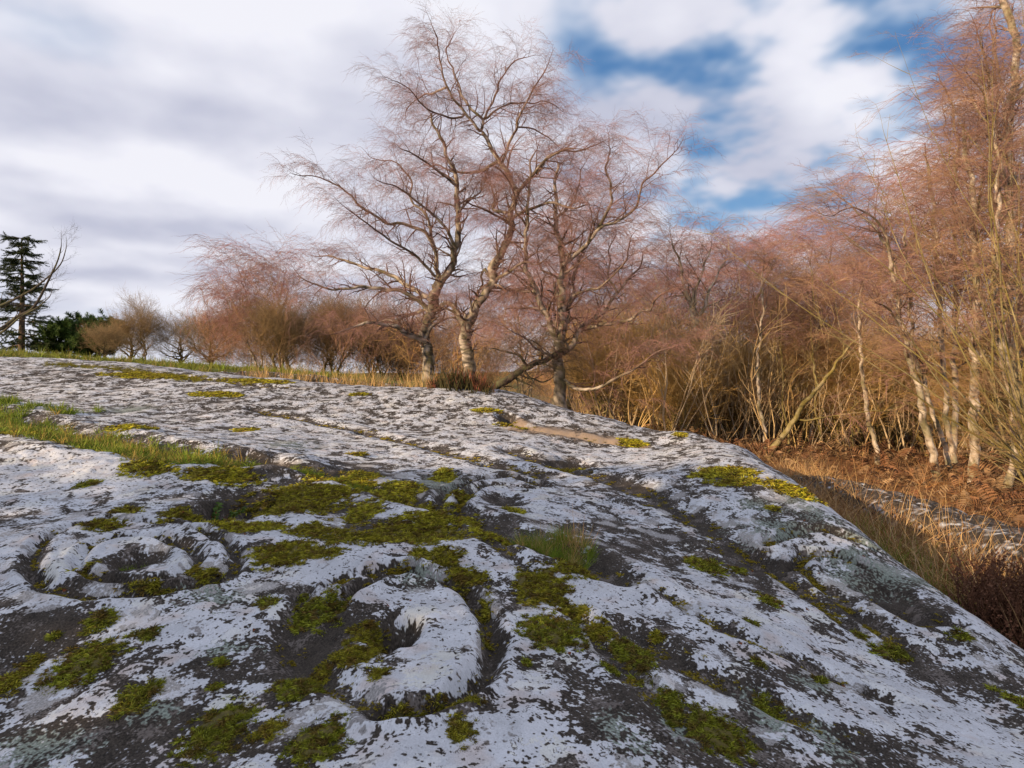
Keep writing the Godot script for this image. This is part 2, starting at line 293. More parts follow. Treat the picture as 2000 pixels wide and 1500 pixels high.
const RIGHT_BIRCH := [
	[0, 0, 0, 0.129, -0.029, 0.776, 0, 0.109, -0.029, 1.212, 0, 0.098, 0.019, 1.649, 0, 0.087, 0.019, 2.085, 0, 0.076],
	[0.019, 2.085, 0, 0.072, 0.029, 2.435, -0.038, 0.066, 0.058, 2.813, -0.08, 0.059, 0.019, 3.133, -0.115, 0.053, -0.039, 3.366, -0.142, 0.049, -0.097, 3.657, -0.174, 0.043, -0.068, 3.977, -0.209, 0.038, -0.068, 4.413, -0.257, 0.03, -0.019, 4.801, -0.3, 0.023],
	[-0.058, 1.29, 0, 0.064, -0.126, 1.474, 0.033, 0.062, -0.272, 1.853, 0.102, 0.056, -0.446, 2.231, 0.173, 0.05, -0.592, 2.551, 0.232, 0.045, -0.65, 2.9, 0.293, 0.04, -0.65, 3.133, 0.332, 0.037, -0.621, 3.453, 0.387, 0.033, -0.592, 3.831, 0.451, 0.027, -0.592, 4.268, 0.525, 0.021, -0.524, 4.704, 0.6, 0.015],
	[0.029, 1.406, 0, 0.049, 0.078, 1.562, -0.063, 0.046, 0.165, 1.882, -0.192, 0.041, 0.262, 2.231, -0.332, 0.035, 0.281, 2.551, -0.456, 0.029, 0.398, 2.9, -0.599, 0.023, 0.466, 3.152, -0.7, 0.019],
	[0.058, 2.784, 0, 0.045, 0.427, 3.075, 0.141, 0.039, 0.601, 3.278, 0.221, 0.035, 0.834, 3.686, 0.361, 0.028, 0.902, 3.977, 0.451, 0.023, 0.863, 4.239, 0.53, 0.02, 0.815, 4.462, 0.598, 0.016, 0.834, 4.801, 0.7, 0.011],
	[0.524, 3.191, 0.4, 0.03, 0.776, 3.395, 0.576, 0.027, 1.096, 3.511, 0.762, 0.023, 1.329, 3.773, 0.952, 0.019, 1.387, 4.006, 1.083, 0.016, 1.533, 4.142, 1.191, 0.014, 1.804, 4.413, 1.4, 0.009],
	[0.029, 1.115, 0.1, 0.061, 0.252, 1.271, -0.028, 0.056, 0.369, 1.503, -0.152, 0.051, 0.514, 1.678, -0.259, 0.047, 0.718, 1.853, -0.386, 0.042, 0.951, 1.998, -0.516, 0.037, 1.125, 2.318, -0.688, 0.031, 1.387, 2.551, -0.854, 0.024, 1.649, 2.9, -1.06, 0.017, 1.804, 3.152, -1.2, 0.011],
	[0.446, 1.6, -0.3, 0.045, 0.737, 1.659, -0.082, 0.04, 0.951, 1.678, 0.075, 0.036, 1.183, 1.707, 0.247, 0.031, 1.416, 1.853, 0.449, 0.026, 1.591, 1.882, 0.579, 0.022, 1.707, 2.114, 0.77, 0.017, 1.998, 2.231, 1, 0.011],
	[0.262, 2.202, 0, 0.03, 0.427, 2.26, 0.195, 0.027, 0.689, 2.289, 0.488, 0.023, 0.921, 2.464, 0.812, 0.018, 1.038, 2.667, 1.073, 0.014, 1.077, 2.958, 1.4, 0.009],
	[0.019, 0.65, 0, 0.038, 0.136, 0.582, 0.103, 0.036, 0.252, 0.485, 0.218, 0.034, 0.543, 0.446, 0.442, 0.031, 0.776, 0.514, 0.627, 0.027, 1.067, 0.718, 0.898, 0.023, 1.387, 0.921, 1.188, 0.018, 1.562, 1.067, 1.361, 0.015, 1.853, 1.183, 1.6, 0.011],
	[-0.097, 3.637, 0, 0.026, 0.155, 3.928, -0.251, 0.022, 0.349, 4.219, -0.479, 0.018, 0.446, 4.607, -0.739, 0.014, 0.543, 4.995, -1, 0.009],
	[-0.621, 3.443, 0, 0.023, -0.815, 3.734, 0.389, 0.018, -0.912, 4.025, 0.73, 0.013, -1.057, 4.219, 1, 0.009],
	[-0.475, 2.279, 0, 0.03, -0.766, 2.376, -0.428, 0.023, -1.009, 2.425, -0.772, 0.017, -1.3, 2.522, -1.2, 0.009],
	[0.029, 2.376, 0, 0.03, -0.087, 2.57, -0.161, 0.026, -0.33, 2.764, -0.381, 0.02, -0.378, 3.055, -0.591, 0.015, -0.33, 3.346, -0.8, 0.009],
	[1.125, 2.318, -0.3, 0.026, 1.028, 2.667, -0.619, 0.022, 1.077, 3.055, -0.962, 0.018, 1.174, 3.443, -1.314, 0.013, 1.319, 3.734, -1.6, 0.009],
	[-0.01, 1.018, 0, 0.03, -0.33, 1.115, 0.407, 0.023, -0.621, 1.29, 0.819, 0.016, -0.912, 1.406, 1.2, 0.009]]
const LEANING_TRUNK := [
	[-0.095, -0.019, 0, 0.082, 0.048, 0.115, 0, 0.077, 0.391, 0.372, 0, 0.066, 0.62, 0.515, 0, 0.059, 0.907, 0.63, 0, 0.052, 1.145, 0.764, 0, 0.045],
	[0.62, 0.515, 0, 0.03, 0.43, 0.668, 0.165, 0.024, 0.191, 0.764, 0.338, 0.017, -0.048, 0.783, 0.5, 0.011],
	[0.391, 0.372, 0, 0.022, 0.62, 0.286, -0.131, 0.018, 0.907, 0.239, -0.286, 0.013, 1.098, 0.334, -0.4, 0.009],
	[0.907, 0.63, 0, 0.022, 0.811, 0.859, 0.204, 0.016, 0.62, 1.002, 0.4, 0.009]]
const RIGHT_WOOD_1 := [
	[0.025, -0.042, 0, 0.066, -0.135, 0.61, 0, 0.06, -0.254, 1.143, 0, 0.055, -0.39, 1.761, 0, 0.05, -0.533, 2.329, 0, 0.044, -0.677, 3.006, 0, 0.038, -0.762, 3.455, 0, 0.034, -0.872, 3.963, 0, 0.03],
	[-0.762, 3.455, 0, 0.026, -0.957, 3.938, 0.171, 0.021, -1.211, 4.276, 0.31, 0.017, -1.55, 4.446, 0.434, 0.013, -1.804, 4.403, 0.519, 0.011, -2.015, 4.276, 0.6, 0.008],
	[-0.872, 3.963, 0, 0.026, -0.999, 4.361, -0.223, 0.02, -1.211, 4.7, -0.437, 0.013, -1.38, 4.954, -0.6, 0.008],
	[-0.533, 2.329, 0, 0.026, -0.788, 2.583, 0.254, 0.021, -1.126, 2.837, 0.553, 0.014, -1.465, 2.921, 0.8, 0.008],
	[-0.677, 3.006, 0, 0.026, -0.491, 3.429, -0.328, 0.02, -0.364, 3.938, -0.699, 0.014, -0.322, 4.361, -1, 0.008]]
const RIGHT_WOOD_2 := [
	[0.018, -0.044, 0, 0.044, -0.176, 0.614, 0, 0.04, -0.29, 0.992, 0, 0.038, -0.5, 1.58, 0, 0.034, -0.658, 2.106, 0, 0.03, -0.702, 2.72, 0, 0.026, -0.79, 3.423, 0, 0.022, -0.834, 4.125, 0, 0.017],
	[-0.5, 1.58, 0, 0.021, -0.702, 1.843, 0.307, 0.014, -0.965, 2.018, 0.6, 0.007],
	[-0.702, 2.896, 0, 0.021, -0.527, 3.423, -0.306, 0.014, -0.439, 3.949, -0.6, 0.007]]
const RIGHT_WOOD_3 := [
	[0.008, -0.041, 0, 0.076, -0.008, 0.734, 0, 0.071, -0.008, 1.412, 0, 0.066, 0.016, 2.228, 0, 0.06, 0.033, 3.182, 0, 0.053, 0, 3.998, 0, 0.048, -0.065, 4.733, 0, 0.042, -0.147, 5.304, 0, 0.038],
	[0.016, 2.774, 0, 0.029, -0.188, 3.264, 0.248, 0.021, -0.432, 3.59, 0.438, 0.015, -0.677, 3.835, 0.6, 0.01],
	[0.033, 3.427, 0, 0.029, 0.22, 3.998, -0.3, 0.021, 0.343, 4.488, -0.552, 0.015, 0.424, 4.978, -0.8, 0.01],
	[0, 3.998, 0, 0.025, -0.269, 4.406, 0.474, 0.016, -0.432, 4.814, 0.9, 0.008]]
const RIGHT_WOOD_4 := [
	[0.018, -0.046, 0, 0.05, -0.176, 0.693, 0, 0.047, -0.249, 1.617, 0, 0.044, -0.342, 3.002, 0, 0.039, -0.416, 4.083, 0, 0.034, -0.48, 4.85, 0, 0.031, -0.554, 5.496, 0, 0.029],
	[-0.342, 3.002, 0, 0.025, -0.619, 3.372, 0.304, 0.018, -0.85, 3.926, 0.7, 0.009],
	[-0.416, 4.083, 0, 0.025, -0.203, 4.573, -0.372, 0.017, -0.111, 5.034, -0.7, 0.009]]
const RIGHT_WOOD_5 := [
	[0.039, -0.039, 0, 0.073, 0.016, 0.589, 0, 0.072, 0, 1.272, 0, 0.069, -0.055, 1.743, 0, 0.068, -0.157, 2.709, 0, 0.065, -0.133, 3.549, 0, 0.062, -0.133, 4.413, 0, 0.06, -0.181, 5.198, 0, 0.057, -0.133, 5.795, 0, 0.055, -0.024, 6.501, 0, 0.053, -0.102, 6.894, 0, 0.052, -0.196, 7.263, 0, 0.051, -0.314, 7.734, 0, 0.049],
	[-0.133, 4.413, 0, 0.028, -0.432, 4.829, 0.203, 0.022, -0.707, 5.143, 0.369, 0.018, -0.942, 5.614, 0.578, 0.012, -1.178, 5.81, 0.7, 0.009],
	[-0.181, 5.198, 0, 0.028, -0.393, 5.693, -0.24, 0.021, -0.432, 6.242, -0.487, 0.015, -0.51, 6.713, -0.7, 0.009],
	[-0.133, 5.795, 0, 0.028, 0.079, 6.164, 0.231, 0.019, 0.236, 6.635, 0.5, 0.009],
	[-0.133, 3.887, 0, 0.028, 0.157, 4.279, -0.415, 0.019, 0.314, 4.829, -0.9, 0.009],
	[-0.039, 1.688, 0, 0.031, 0.157, 2.238, 0.432, 0.019, 0.314, 2.709, 0.8, 0.009]]
const MIDDLE_WOOD_1 := [
	[0.013, -0.052, 0, 0.112, -0.092, 1.322, 0, 0.096, -0.314, 2.068, 0, 0.087, -0.445, 2.722, 0, 0.08, -0.576, 3.416, 0, 0.071],
	[-0.576, 3.416, 0, 0.056, -0.877, 4.031, 0.226, 0.041, -0.942, 4.423, 0.358, 0.032, -1.139, 4.816, 0.503, 0.022, -1.269, 5.078, 0.6, 0.015],
	[-0.484, 3.115, 0, 0.056, -0.157, 3.638, -0.191, 0.043, -0.026, 4.031, -0.319, 0.034, 0.301, 4.554, -0.51, 0.021, 0.432, 4.816, -0.6, 0.015],
	[-0.288, 2.042, 0, 0.061, 0.039, 2.329, -0.174, 0.05, 0.301, 2.722, -0.363, 0.037, 0.694, 2.984, -0.552, 0.025, 0.955, 3.245, -0.7, 0.015],
	[-0.445, 2.722, 0, 0.051, -0.877, 2.853, 0.28, 0.039, -1.269, 2.787, 0.527, 0.027, -1.662, 2.984, 0.8, 0.015],
	[-0.576, 3.416, 0, 0.046, -0.484, 4.031, 0.158, 0.034, -0.353, 4.554, 0.295, 0.023, -0.222, 4.947, 0.4, 0.015],
	[-0.249, 1.937, 0, 0.051, -0.746, 2.264, 0.381, 0.036, -1.139, 2.329, 0.635, 0.026, -1.531, 2.199, 0.9, 0.015]]
const MIDDLE_WOOD_2 := [
	[-0.069, -0.042, 0, 0.086, 0.069, 0.901, 0, 0.081, 0.277, 1.732, 0, 0.076, 0.554, 2.078, 0, 0.073, 0.831, 2.425, 0, 0.07, 0.97, 2.979, 0, 0.067, 0.887, 3.326, 0, 0.065],
	[0.887, 3.326, 0, 0.049, 0.693, 3.811, 0.224, 0.037, 0.831, 4.226, 0.412, 0.026, 0.97, 4.642, 0.6, 0.016],
	[0.97, 2.979, 0, 0.049, 1.316, 3.395, -0.323, 0.031, 1.524, 3.811, -0.6, 0.016],
	[0.554, 2.078, 0, 0.049, 1.109, 2.286, 0.323, 0.036, 1.524, 2.425, 0.561, 0.026, 1.94, 2.563, 0.8, 0.016]]
const MIDDLE_WOOD_3 := [
	[0.022, -0.022, 0, 0.046, -0.075, 0.647, 0, 0.041, -0.151, 1.153, 0, 0.037, -0.194, 1.724, 0, 0.033, -0.129, 2.479, 0, 0.027, -0.075, 3.125, 0, 0.022, -0.097, 3.772, 0, 0.017],
	[-0.129, 2.479, 0, 0.021, -0.345, 2.91, 0.26, 0.014, -0.453, 3.341, 0.5, 0.008],
	[-0.075, 2.91, 0, 0.021, 0.14, 3.341, -0.276, 0.014, 0.248, 3.718, -0.5, 0.008]]
const MIDDLE_WOOD_4 := [
	[0, -0.025, 0, 0.038, -0.049, 0.862, 0, 0.032, -0.049, 1.269, 0, 0.029, -0.025, 1.848, 0, 0.025, 0.074, 2.71, 0, 0.019, 0.049, 3.326, 0, 0.014],
	[-0.025, 2.094, 0, 0.019, 0.197, 2.587, 0.206, 0.014, 0.32, 3.079, 0.4, 0.01]]
const MIDDLE_WOOD_5 := [
	[0, -0.058, 0, 0.041, 0.035, 0.866, 0, 0.035, 0.081, 1.443, 0, 0.032, 0.104, 2.136, 0, 0.028, 0.115, 2.714, 0, 0.025, 0.058, 3.406, 0, 0.021, 0.023, 3.984, 0, 0.018],
	[0.115, 2.714, 0, 0.023, -0.15, 3.175, 0.26, 0.016, -0.323, 3.637, 0.5, 0.009],
	[0.081, 2.252, 0, 0.023, 0.37, 2.829, -0.259, 0.016, 0.543, 3.406, -0.5, 0.009]]
const MIDDLE_WOOD_6 := [
	[-0.03, -0.04, 0, 0.062, 0.47, 0.701, 0, 0.049, 0.941, 1.331, 0, 0.037, 1.221, 1.721, 0, 0.029, 1.471, 2.001, 0, 0.023],
	[0.47, 0.701, 0, 0.02, 0.971, 0.751, 0.166, 0.016, 1.471, 0.851, 0.334, 0.012, 1.971, 0.901, 0.5, 0.008],
	[0.941, 1.331, 0, 0.02, 0.971, 1.701, -0.27, 0.013, 1.071, 2.001, -0.5, 0.008]]
const MIDDLE_WOOD_7 := [
	[0.02, -0.05, 0, 0.051, -0.13, 0.801, 0, 0.045, -0.28, 1.401, 0, 0.04, -0.33, 2.001, 0, 0.036, -0.38, 2.702, 0, 0.031, -0.42, 3.302, 0, 0.026, -0.33, 3.703, 0, 0.023],
	[-0.38, 2.702, 0, 0.023, -0.63, 3.102, 0.262, 0.015, -0.781, 3.503, 0.5, 0.008],
	[-0.38, 2.902, 0, 0.023, -0.18, 3.302, -0.256, 0.015, -0.03, 3.703, -0.5, 0.008]]
const EDGE_TREE := [
	[0, -0.054, 0, 0.126, 0.108, 0.754, 0, 0.098, 0.431, 1.293, 0, 0.076],
	[0.431, 1.185, 0, 0.059, 1.078, 0.862, 0.039, 0.049, 1.724, 0.808, 0.074, 0.041, 2.155, 1.078, 0.102, 0.034, 2.533, 1.293, 0.125, 0.029, 2.91, 1.94, 0.165, 0.019, 3.071, 2.263, 0.185, 0.014, 3.147, 2.533, 0.2, 0.011],
	[0.431, 1.239, 0, 0.042, 1.401, 1.293, -0.162, 0.031, 2.048, 1.617, -0.282, 0.023, 2.371, 1.886, -0.353, 0.018, 2.694, 2.263, -0.435, 0.013, 2.781, 2.64, -0.5, 0.008],
	[0.216, 0.862, 0, 0.042, 1.185, 0.539, 0.244, 0.032, 2.048, 0.701, 0.453, 0.023, 2.587, 1.024, 0.603, 0.017, 3.018, 1.207, 0.714, 0.012, 3.319, 1.401, 0.8, 0.008]]


var rng := RandomNumberGenerator.new()
var base_w: PackedFloat64Array
var base_grid: PackedFloat32Array
var patches: Array = []
var used_names := {}
var n_big := FastNoiseLite.new()
var n_mid := FastNoiseLite.new()
var n_fine := FastNoiseLite.new()
var n_cell := FastNoiseLite.new()
var n_edge := FastNoiseLite.new()
var n_kind := FastNoiseLite.new()
var n_bark := FastNoiseLite.new()
var ground_w: PackedFloat64Array
var M := {}

const BG_STEP := 0.2
const BG_N := 106
const BG_X := -16.0
const GROUND_POINTS := [
	0.0,-2.0,-1.2, -4.0,-3.0,-0.6, -4.5,-0.5,-.25, 3.0,-1.0,-1.3, 3.0,-3.0,-1.05, 3.4,-5.0,-.72, 3.7,-8.0,-.5, 3.9,-11.0,-.5,
	6.0,-4.0,-1.0, 6.0,-6.5,-.8, 6.0,-9.0,-.7, 8.0,-11.0,-.66, 12.0,-10.0,-.7, 7.4,-10.6,-.6, 5.2,-17.0,-.6, 6.7,-15.0,-.5, 5.0,-13.0,-.45, 3.0,-13.5,-.3,
	-.85,-13.0,.86, -1.72,-13.6,1.02, .91,-12.6,.5, 2.0,-12.5,.02, 0.0,-15.0,.75, 3.0,-17.0,-.1, -6.0,-15.0,1.16, -5.0,-20.0,1.25, -12.0,-25.0,1.42, -18.0,-25.0,2.15,
	-12.5,-14.5,1.62, -10.5,-14.3,1.5, -14.0,-9.0,1.35, -3.0,-9.0,-.1, -6.0,-7.0,.1, 0.0,-8.0,-.4, 0.0,-10.5,.3, -3.0,-11.0,.4, -7.0,-10.0,.35, -9.0,-4.0,.3, -7.0,-11.8,.7,
	-20.0,-5.0,.8, 0.0,6.0,-.6, 20.0,4.0,-.9, -20.0,10.0,.3, 20.0,-20.0,-.6, 10.0,-35.0,-1.0, -15.0,-45.0,1.2, 0.0,-45.0,0.0, 40.0,-10.0,0.0, -45.0,-20.0,2.0]


# ---------------------------------------------------------------- helpers
func named(n: String) -> String:
	if not used_names.has(n):
		used_names[n] = 0
		return n
	used_names[n] += 1
	return "%s_%03d" % [n, used_names[n]]

func tag(o: Node, label: String, category := "", group := "", kind := "") -> void:
	if label != "": o.set_meta("label", label)
	if category != "": o.set_meta("category", category)
	if group != "": o.set_meta("group", group)
	if kind != "": o.set_meta("kind", kind)

func thing(called: String, at: Vector3, label: String, category: String, group := "") -> Node3D:
	var o := Node3D.new()
	o.name = named(called)
	add_child(o)
	o.position = at
	tag(o, label, category, group)
	return o

func inst(called: String, mesh: Mesh, mat: Material, parent: Node) -> MeshInstance3D:
	var o := MeshInstance3D.new()
	o.name = named(called) if parent == self else called
	o.mesh = mesh
	o.material_override = mat
	parent.add_child(o, true)
	return o

func multi(called: String, mesh: Mesh, mat: Material, where: Array, tint: PackedColorArray, parent: Node) -> MultiMeshInstance3D:
	var mm := MultiMesh.new()
	mm.transform_format = MultiMesh.TRANSFORM_3D
	mm.use_colors = true
	mm.mesh = mesh
	mm.instance_count = where.size()
	for i in where.size():
		mm.set_instance_transform(i, where[i])
		mm.set_instance_color(i, tint[i])
	var o := MultiMeshInstance3D.new()
	o.name = named(called) if parent == self else called
	o.multimesh = mm
	o.material_override = mat
	parent.add_child(o, true)
	return o

func mat(rough: float, vc := true, back := Color(0, 0, 0)) -> StandardMaterial3D:
	var m := StandardMaterial3D.new()
	m.roughness = rough
	m.metallic_specular = 0.35
	m.vertex_color_use_as_albedo = vc
	m.cull_mode = BaseMaterial3D.CULL_DISABLED
	if back.r + back.g + back.b > 0.0:
		m.backlight_enabled = true
		m.backlight = back
	return m

# solves a scattered-height surface: radial kernel r^power plus a plane
func rbf(p: Array, power: float, soft: float) -> PackedFloat64Array:
	var n := p.size() / 3
	var m := n + 3
	var a: Array = []
	for i in m:
		var row := PackedFloat64Array()
		row.resize(m + 1)
		if i < n:
			for j in n:
				row[j] = pow(Vector2(p[i * 3] - p[j * 3], p[i * 3 + 1] - p[j * 3 + 1]).length(), power)
			row[i] += soft
			row[n] = 1.0
			row[n + 1] = p[i * 3]
			row[n + 2] = p[i * 3 + 1]
			row[m] = p[i * 3 + 2]
		else:
			for j in n:
				row[j] = 1.0 if i == n else float(p[j * 3 + i - n - 1])
		a.append(row)
	for k in m:
		var best := k
		for i in range(k + 1, m):
			if absf(a[i][k]) > absf(a[best][k]):
				best = i
		var t = a[k]
		a[k] = a[best]
		a[best] = t
		var rk: PackedFloat64Array = a[k]
		for i in range(k + 1, m):
			var ri: PackedFloat64Array = a[i]
			var f := ri[k] / rk[k]
			if f != 0.0:
				for j in range(k, m + 1):
					ri[j] -= f * rk[j]
				a[i] = ri
	var w := PackedFloat64Array()
	w.resize(m)
	for k in range(m - 1, -1, -1):
		var s: float = a[k][m]
		for j in range(k + 1, m):
			s -= a[k][j] * w[j]
		w[k] = s / a[k][k]
	return w

func rbf_at(p: Array, w: PackedFloat64Array, power: float, x: float, z: float) -> float:
	var n := p.size() / 3
	var h := w[n] + w[n + 1] * x + w[n + 2] * z
	for i in n:
		var dx: float = x - p[i * 3]
		var dz: float = z - p[i * 3 + 1]
		var r := sqrt(dx * dx + dz * dz)
		h += w[i] * (r * r * r if power > 2.0 else r)
	return h

func ground_h(x: float, z: float) -> float:
	var h := rbf_at(GROUND_POINTS, ground_w, 1.0, clampf(x, -45, 45), clampf(z, -45, 12))
	var far := clampf((Vector2(x, z).length() - 38.0) / 50.0, 0, 1)
	far = far * far * (3.0 - 2.0 * far)
	var hill := 1.6 + 5.5 * exp(-pow((x - 62.0) / 42.0, 2.0)) + n_big.get_noise_2d(x * 0.02, z * 0.02) * 1.2
	h = lerpf(h, hill if z < 20.0 else 0.5, far)
	return h + n_big.get_noise_2d(x * 0.5, z * 0.5) * 0.06

func base_h(x: float, z: float) -> float:
	var fx := clampf((x - BG_X) / BG_STEP, 1.0, BG_N - 2.01)
	var fz := clampf(-z / BG_STEP, 1.0, BG_N - 2.01)
	var ix := int(fx)
	var iz := int(fz)
	var tx := fx - ix
	var tz := fz - iz
	var r := [0.0, 0.0, 0.0, 0.0]
	for k in 4:
		var o := (iz - 1 + k) * BG_N + ix
		r[k] = cubic_interpolate(base_grid[o], base_grid[o + 1], base_grid[o - 1], base_grid[o + 2], tx)
	return cubic_interpolate(r[1], r[2], r[0], r[3], tz)

func rock_h(x: float, z: float) -> float:
	for p in patches:
		if x >= p.x0 and x < p.x1 and z <= p.z0 and z > p.z1:
			var fx: float = (x - p.x0) / (p.x1 - p.x0) * (p.nx - 1)
			var fz: float = (z - p.z0) / (p.z1 - p.z0) * (p.nz - 1)
			var ix := mini(int(fx), p.nx - 2)
			var iz := mini(int(fz), p.nz - 2)
			var h: PackedFloat32Array = p.h
			var o: int = iz * p.nx + ix
			return lerpf(lerpf(h[o], h[o + 1], fx - ix), lerpf(h[o + p.nx], h[o + p.nx + 1], fx - ix), fz - iz)
	return base_h(x, z)

func top_h(x: float, z: float) -> float:
	return maxf(rock_h(x, z) if x > -14.0 and x < 4.2 and z < -0.6 and z > -18.0 else -9.0, ground_h(x, z))

# ---------------------------------------------------------------- the outcrop
func groove_d(g: Array, x: float, z: float) -> float:
	var best := 1e9
	var n := (g.size() - 2) / 2
	for i in n - 1:
		var ax: float = g[2 + i * 2]
		var az: float = g[3 + i * 2]
		var bx: float = g[4 + i * 2] - ax
		var bz: float = g[5 + i * 2] - az
		var t := clampf(((x - ax) * bx + (z - az) * bz) / (bx * bx + bz * bz), 0, 1)
		var dx := x - ax - bx * t
		var dz := z - az - bz * t
		best = minf(best, dx * dx + dz * dz)
	return sqrt(best)

func make_patch(x0: float, x1: float, z0: float, z1: float, nx: int, nz: int, tx: int, tz: int) -> Dictionary:
	var h := PackedFloat32Array()
	var b := PackedFloat32Array()
	var mo := PackedFloat32Array()
	var lf := PackedFloat32Array()
	var ea := PackedFloat32Array()
	h.resize(nx * nz)
	b.resize(nx * nz)
	mo.resize(nx * nz)
	lf.resize(nx * nz)
	ea.resize(nx * nz)
	var sx := (x1 - x0) / (nx - 1)
	var sz := (z1 - z0) / (nz - 1)
	for j in nz:
		var z := z0 + sz * j
		for i in nx:
			var x := x0 + sx * i
			var o := j * nx + i
			var u := n_big.get_noise_2d(x * 1.6 + z * 0.5, z * 1.0)
			var v := n_mid.get_noise_2d(x * 3.0 + z, z * 2.2)
			h[o] = base_h(x, z) + u * 0.026 + v * 0.005 + n_fine.get_noise_2d(x * 16.0, z * 16.0) * 0.002
			b[o] = u * 0.25 + v * 0.2
	for g in GROOVES:
		var wd: float = g[0] * 2.6
		var lo := Vector2(1e9, 1e9)
		var hi := -lo
		for i in range(2, g.size(), 2):
			lo = lo.min(Vector2(g[i], g[i + 1]))
			hi = hi.max(Vector2(g[i], g[i + 1]))
		var i0 := maxi(0, int((lo.x - wd - x0) / sx))
		var i1 := mini(nx - 1, int((hi.x + wd - x0) / sx))
		var j0 := maxi(0, int((hi.y + wd - z0) / sz))
		var j1 := mini(nz - 1, int((lo.y - wd - z0) / sz))
		for j in range(j0, j1 + 1):
			for i in range(i0, i1 + 1):
				var x := x0 + sx * i
				var z := z0 + sz * j
				var wob := 1.0 + 0.2 * n_big.get_noise_2d(x * 4.0, z * 4.0)
				var d: float = groove_d(g, x, z) / (g[0] * wob)
				if d < 2.6:
					var o := j * nx + i
					var k := exp(-d * d * 1.2)
					h[o] -= g[1] * (k - 0.28 * exp(-pow(d - 1.7, 2.0) * 2.5))
					b[o] -= 0.75 * k * clampf(g[1] / 0.045, 0.25, 1.2)
					mo[o] = maxf(mo[o], k * 0.4)
	for c in CUPS:
		spread(c, 2.2, x0, z0, sx, sz, nx, nz, func(o, r2):
			h[o] -= (c[4] if c[4] > 0.0 else c[4] * 0.7) * exp(-pow(r2, 1.3) * 1.1)
			if c[4] > 0.03: b[o] -= clampf(c[4] * 14.0, 0.8, 2.4) * exp(-r2 * 1.25))
	for c in LICHEN_BIAS:
		spread(c, 2.2, x0, z0, sx, sz, nx, nz, func(o, r2): b[o] += c[4] * exp(-r2 * r2 * 0.6))
	for c in MOSS:
		spread(c, 1.7, x0, z0, sx, sz, nx, nz, func(o, r2):
			mo[o] = maxf(mo[o], exp(-r2 * 0.9))
			h[o] += 0.0)
	for c in SMALL_MOSS:
		spread(c, 1.7, x0, z0, sx, sz, nx, nz, func(o, r2): mo[o] = maxf(mo[o], 0.9 * exp(-r2 * 0.9)))
	for c in LEAFY_LICHEN:
		spread(c, 1.8, x0, z0, sx, sz, nx, nz, func(o, r2): lf[o] = maxf(lf[o], exp(-r2 * 0.7)))
	for c in BARE_EARTH:
		spread(c, 1.8, x0, z0, sx, sz, nx, nz, func(o, r2): ea[o] = maxf(ea[o], exp(-r2 * 0.7)))
	var p := {"x0": x0, "x1": x1, "z0": z0, "z1": z1, "nx": nx, "nz": nz, "tx": tx, "tz": tz, "h": h, "b": b, "mo": mo, "lf": lf, "ea": ea}
	patches.append(p)
	return p

func spread(c: Array, reach: float, x0: float, z0: float, sx: float, sz: float, nx: int, nz: int, f: Callable) -> void:
	var i0 := maxi(0, int((c[0] - c[2] * reach - x0) / sx))
	var i1 := mini(nx - 1, int((c[0] + c[2] * reach - x0) / sx))
	var j0 := maxi(0, int((c[1] + c[3] * reach - z0) / sz))
	var j1 := mini(nz - 1, int((c[1] - c[3] * reach - z0) / sz))
	for j in range(j0, j1 + 1):
		for i in range(i0, i1 + 1):
			var x := x0 + sx * i
			var z := z0 + sz * j
			var a: float = (x - c[0]) / c[2]
			var e: float = (z - c[1]) / c[3]
			var r2 := (a * a + e * e) * (1.0 + 0.5 * n_big.get_noise_2d(x * 5.0 + 40.0, z * 5.0))
			if r2 < reach * reach:
				f.call(j * nx + i, r2)

func patch_mesh(p: Dictionary) -> ArrayMesh:
	var nx: int = p.nx
	var nz: int = p.nz
	var h: PackedFloat32Array = p.h
	var v := PackedVector3Array()
	var n := PackedVector3Array()
	var uv := PackedVector2Array()
	var ix := PackedInt32Array()
	v.resize(nx * nz)
	n.resize(nx * nz)
	uv.resize(nx * nz)
	var sx: float = (p.x1 - p.x0) / (nx - 1)
	var sz: float = (p.z1 - p.z0) / (nz - 1)
	for j in nz:
		for i in nx:
			var o := j * nx + i
			v[o] = Vector3(p.x0 + sx * i, h[o], p.z0 + sz * j)
			uv[o] = Vector2(float(i) / (nx - 1), float(j) / (nz - 1))
			var gx := (h[j * nx + mini(i + 1, nx - 1)] - h[j * nx + maxi(i - 1, 0)]) / (2.0 * sx)
			var gz := (h[mini(j + 1, nz - 1) * nx + i] - h[maxi(j - 1, 0) * nx + i]) / (2.0 * sz)
			n[o] = Vector3(-gx, 1, -gz).normalized()
	ix.resize((nx - 1) * (nz - 1) * 6)
	var k := 0
	for j in nz - 1:
		for i in nx - 1:
			var o := j * nx + i
			ix[k] = o
			ix[k + 1] = o + nx
			ix[k + 2] = o + 1
			ix[k + 3] = o + 1
			ix[k + 4] = o + nx
			ix[k + 5] = o + nx + 1
			k += 6
	return arrays(v, n, ix, PackedColorArray(), uv)

func arrays(v: PackedVector3Array, n: PackedVector3Array, ix: PackedInt32Array, c := PackedColorArray(), uv := PackedVector2Array()) -> ArrayMesh:
	var a := []
	a.resize(Mesh.ARRAY_MAX)
	a[Mesh.ARRAY_VERTEX] = v
	a[Mesh.ARRAY_NORMAL] = n
	a[Mesh.ARRAY_INDEX] = ix
	if c.size(): a[Mesh.ARRAY_COLOR] = c
	if uv.size(): a[Mesh.ARRAY_TEX_UV] = uv
	var m := ArrayMesh.new()
	m.add_surface_from_arrays(Mesh.PRIMITIVE_TRIANGLES, a)
	return m

func sb(c: Color) -> Color:
	return c.linear_to_srgb()

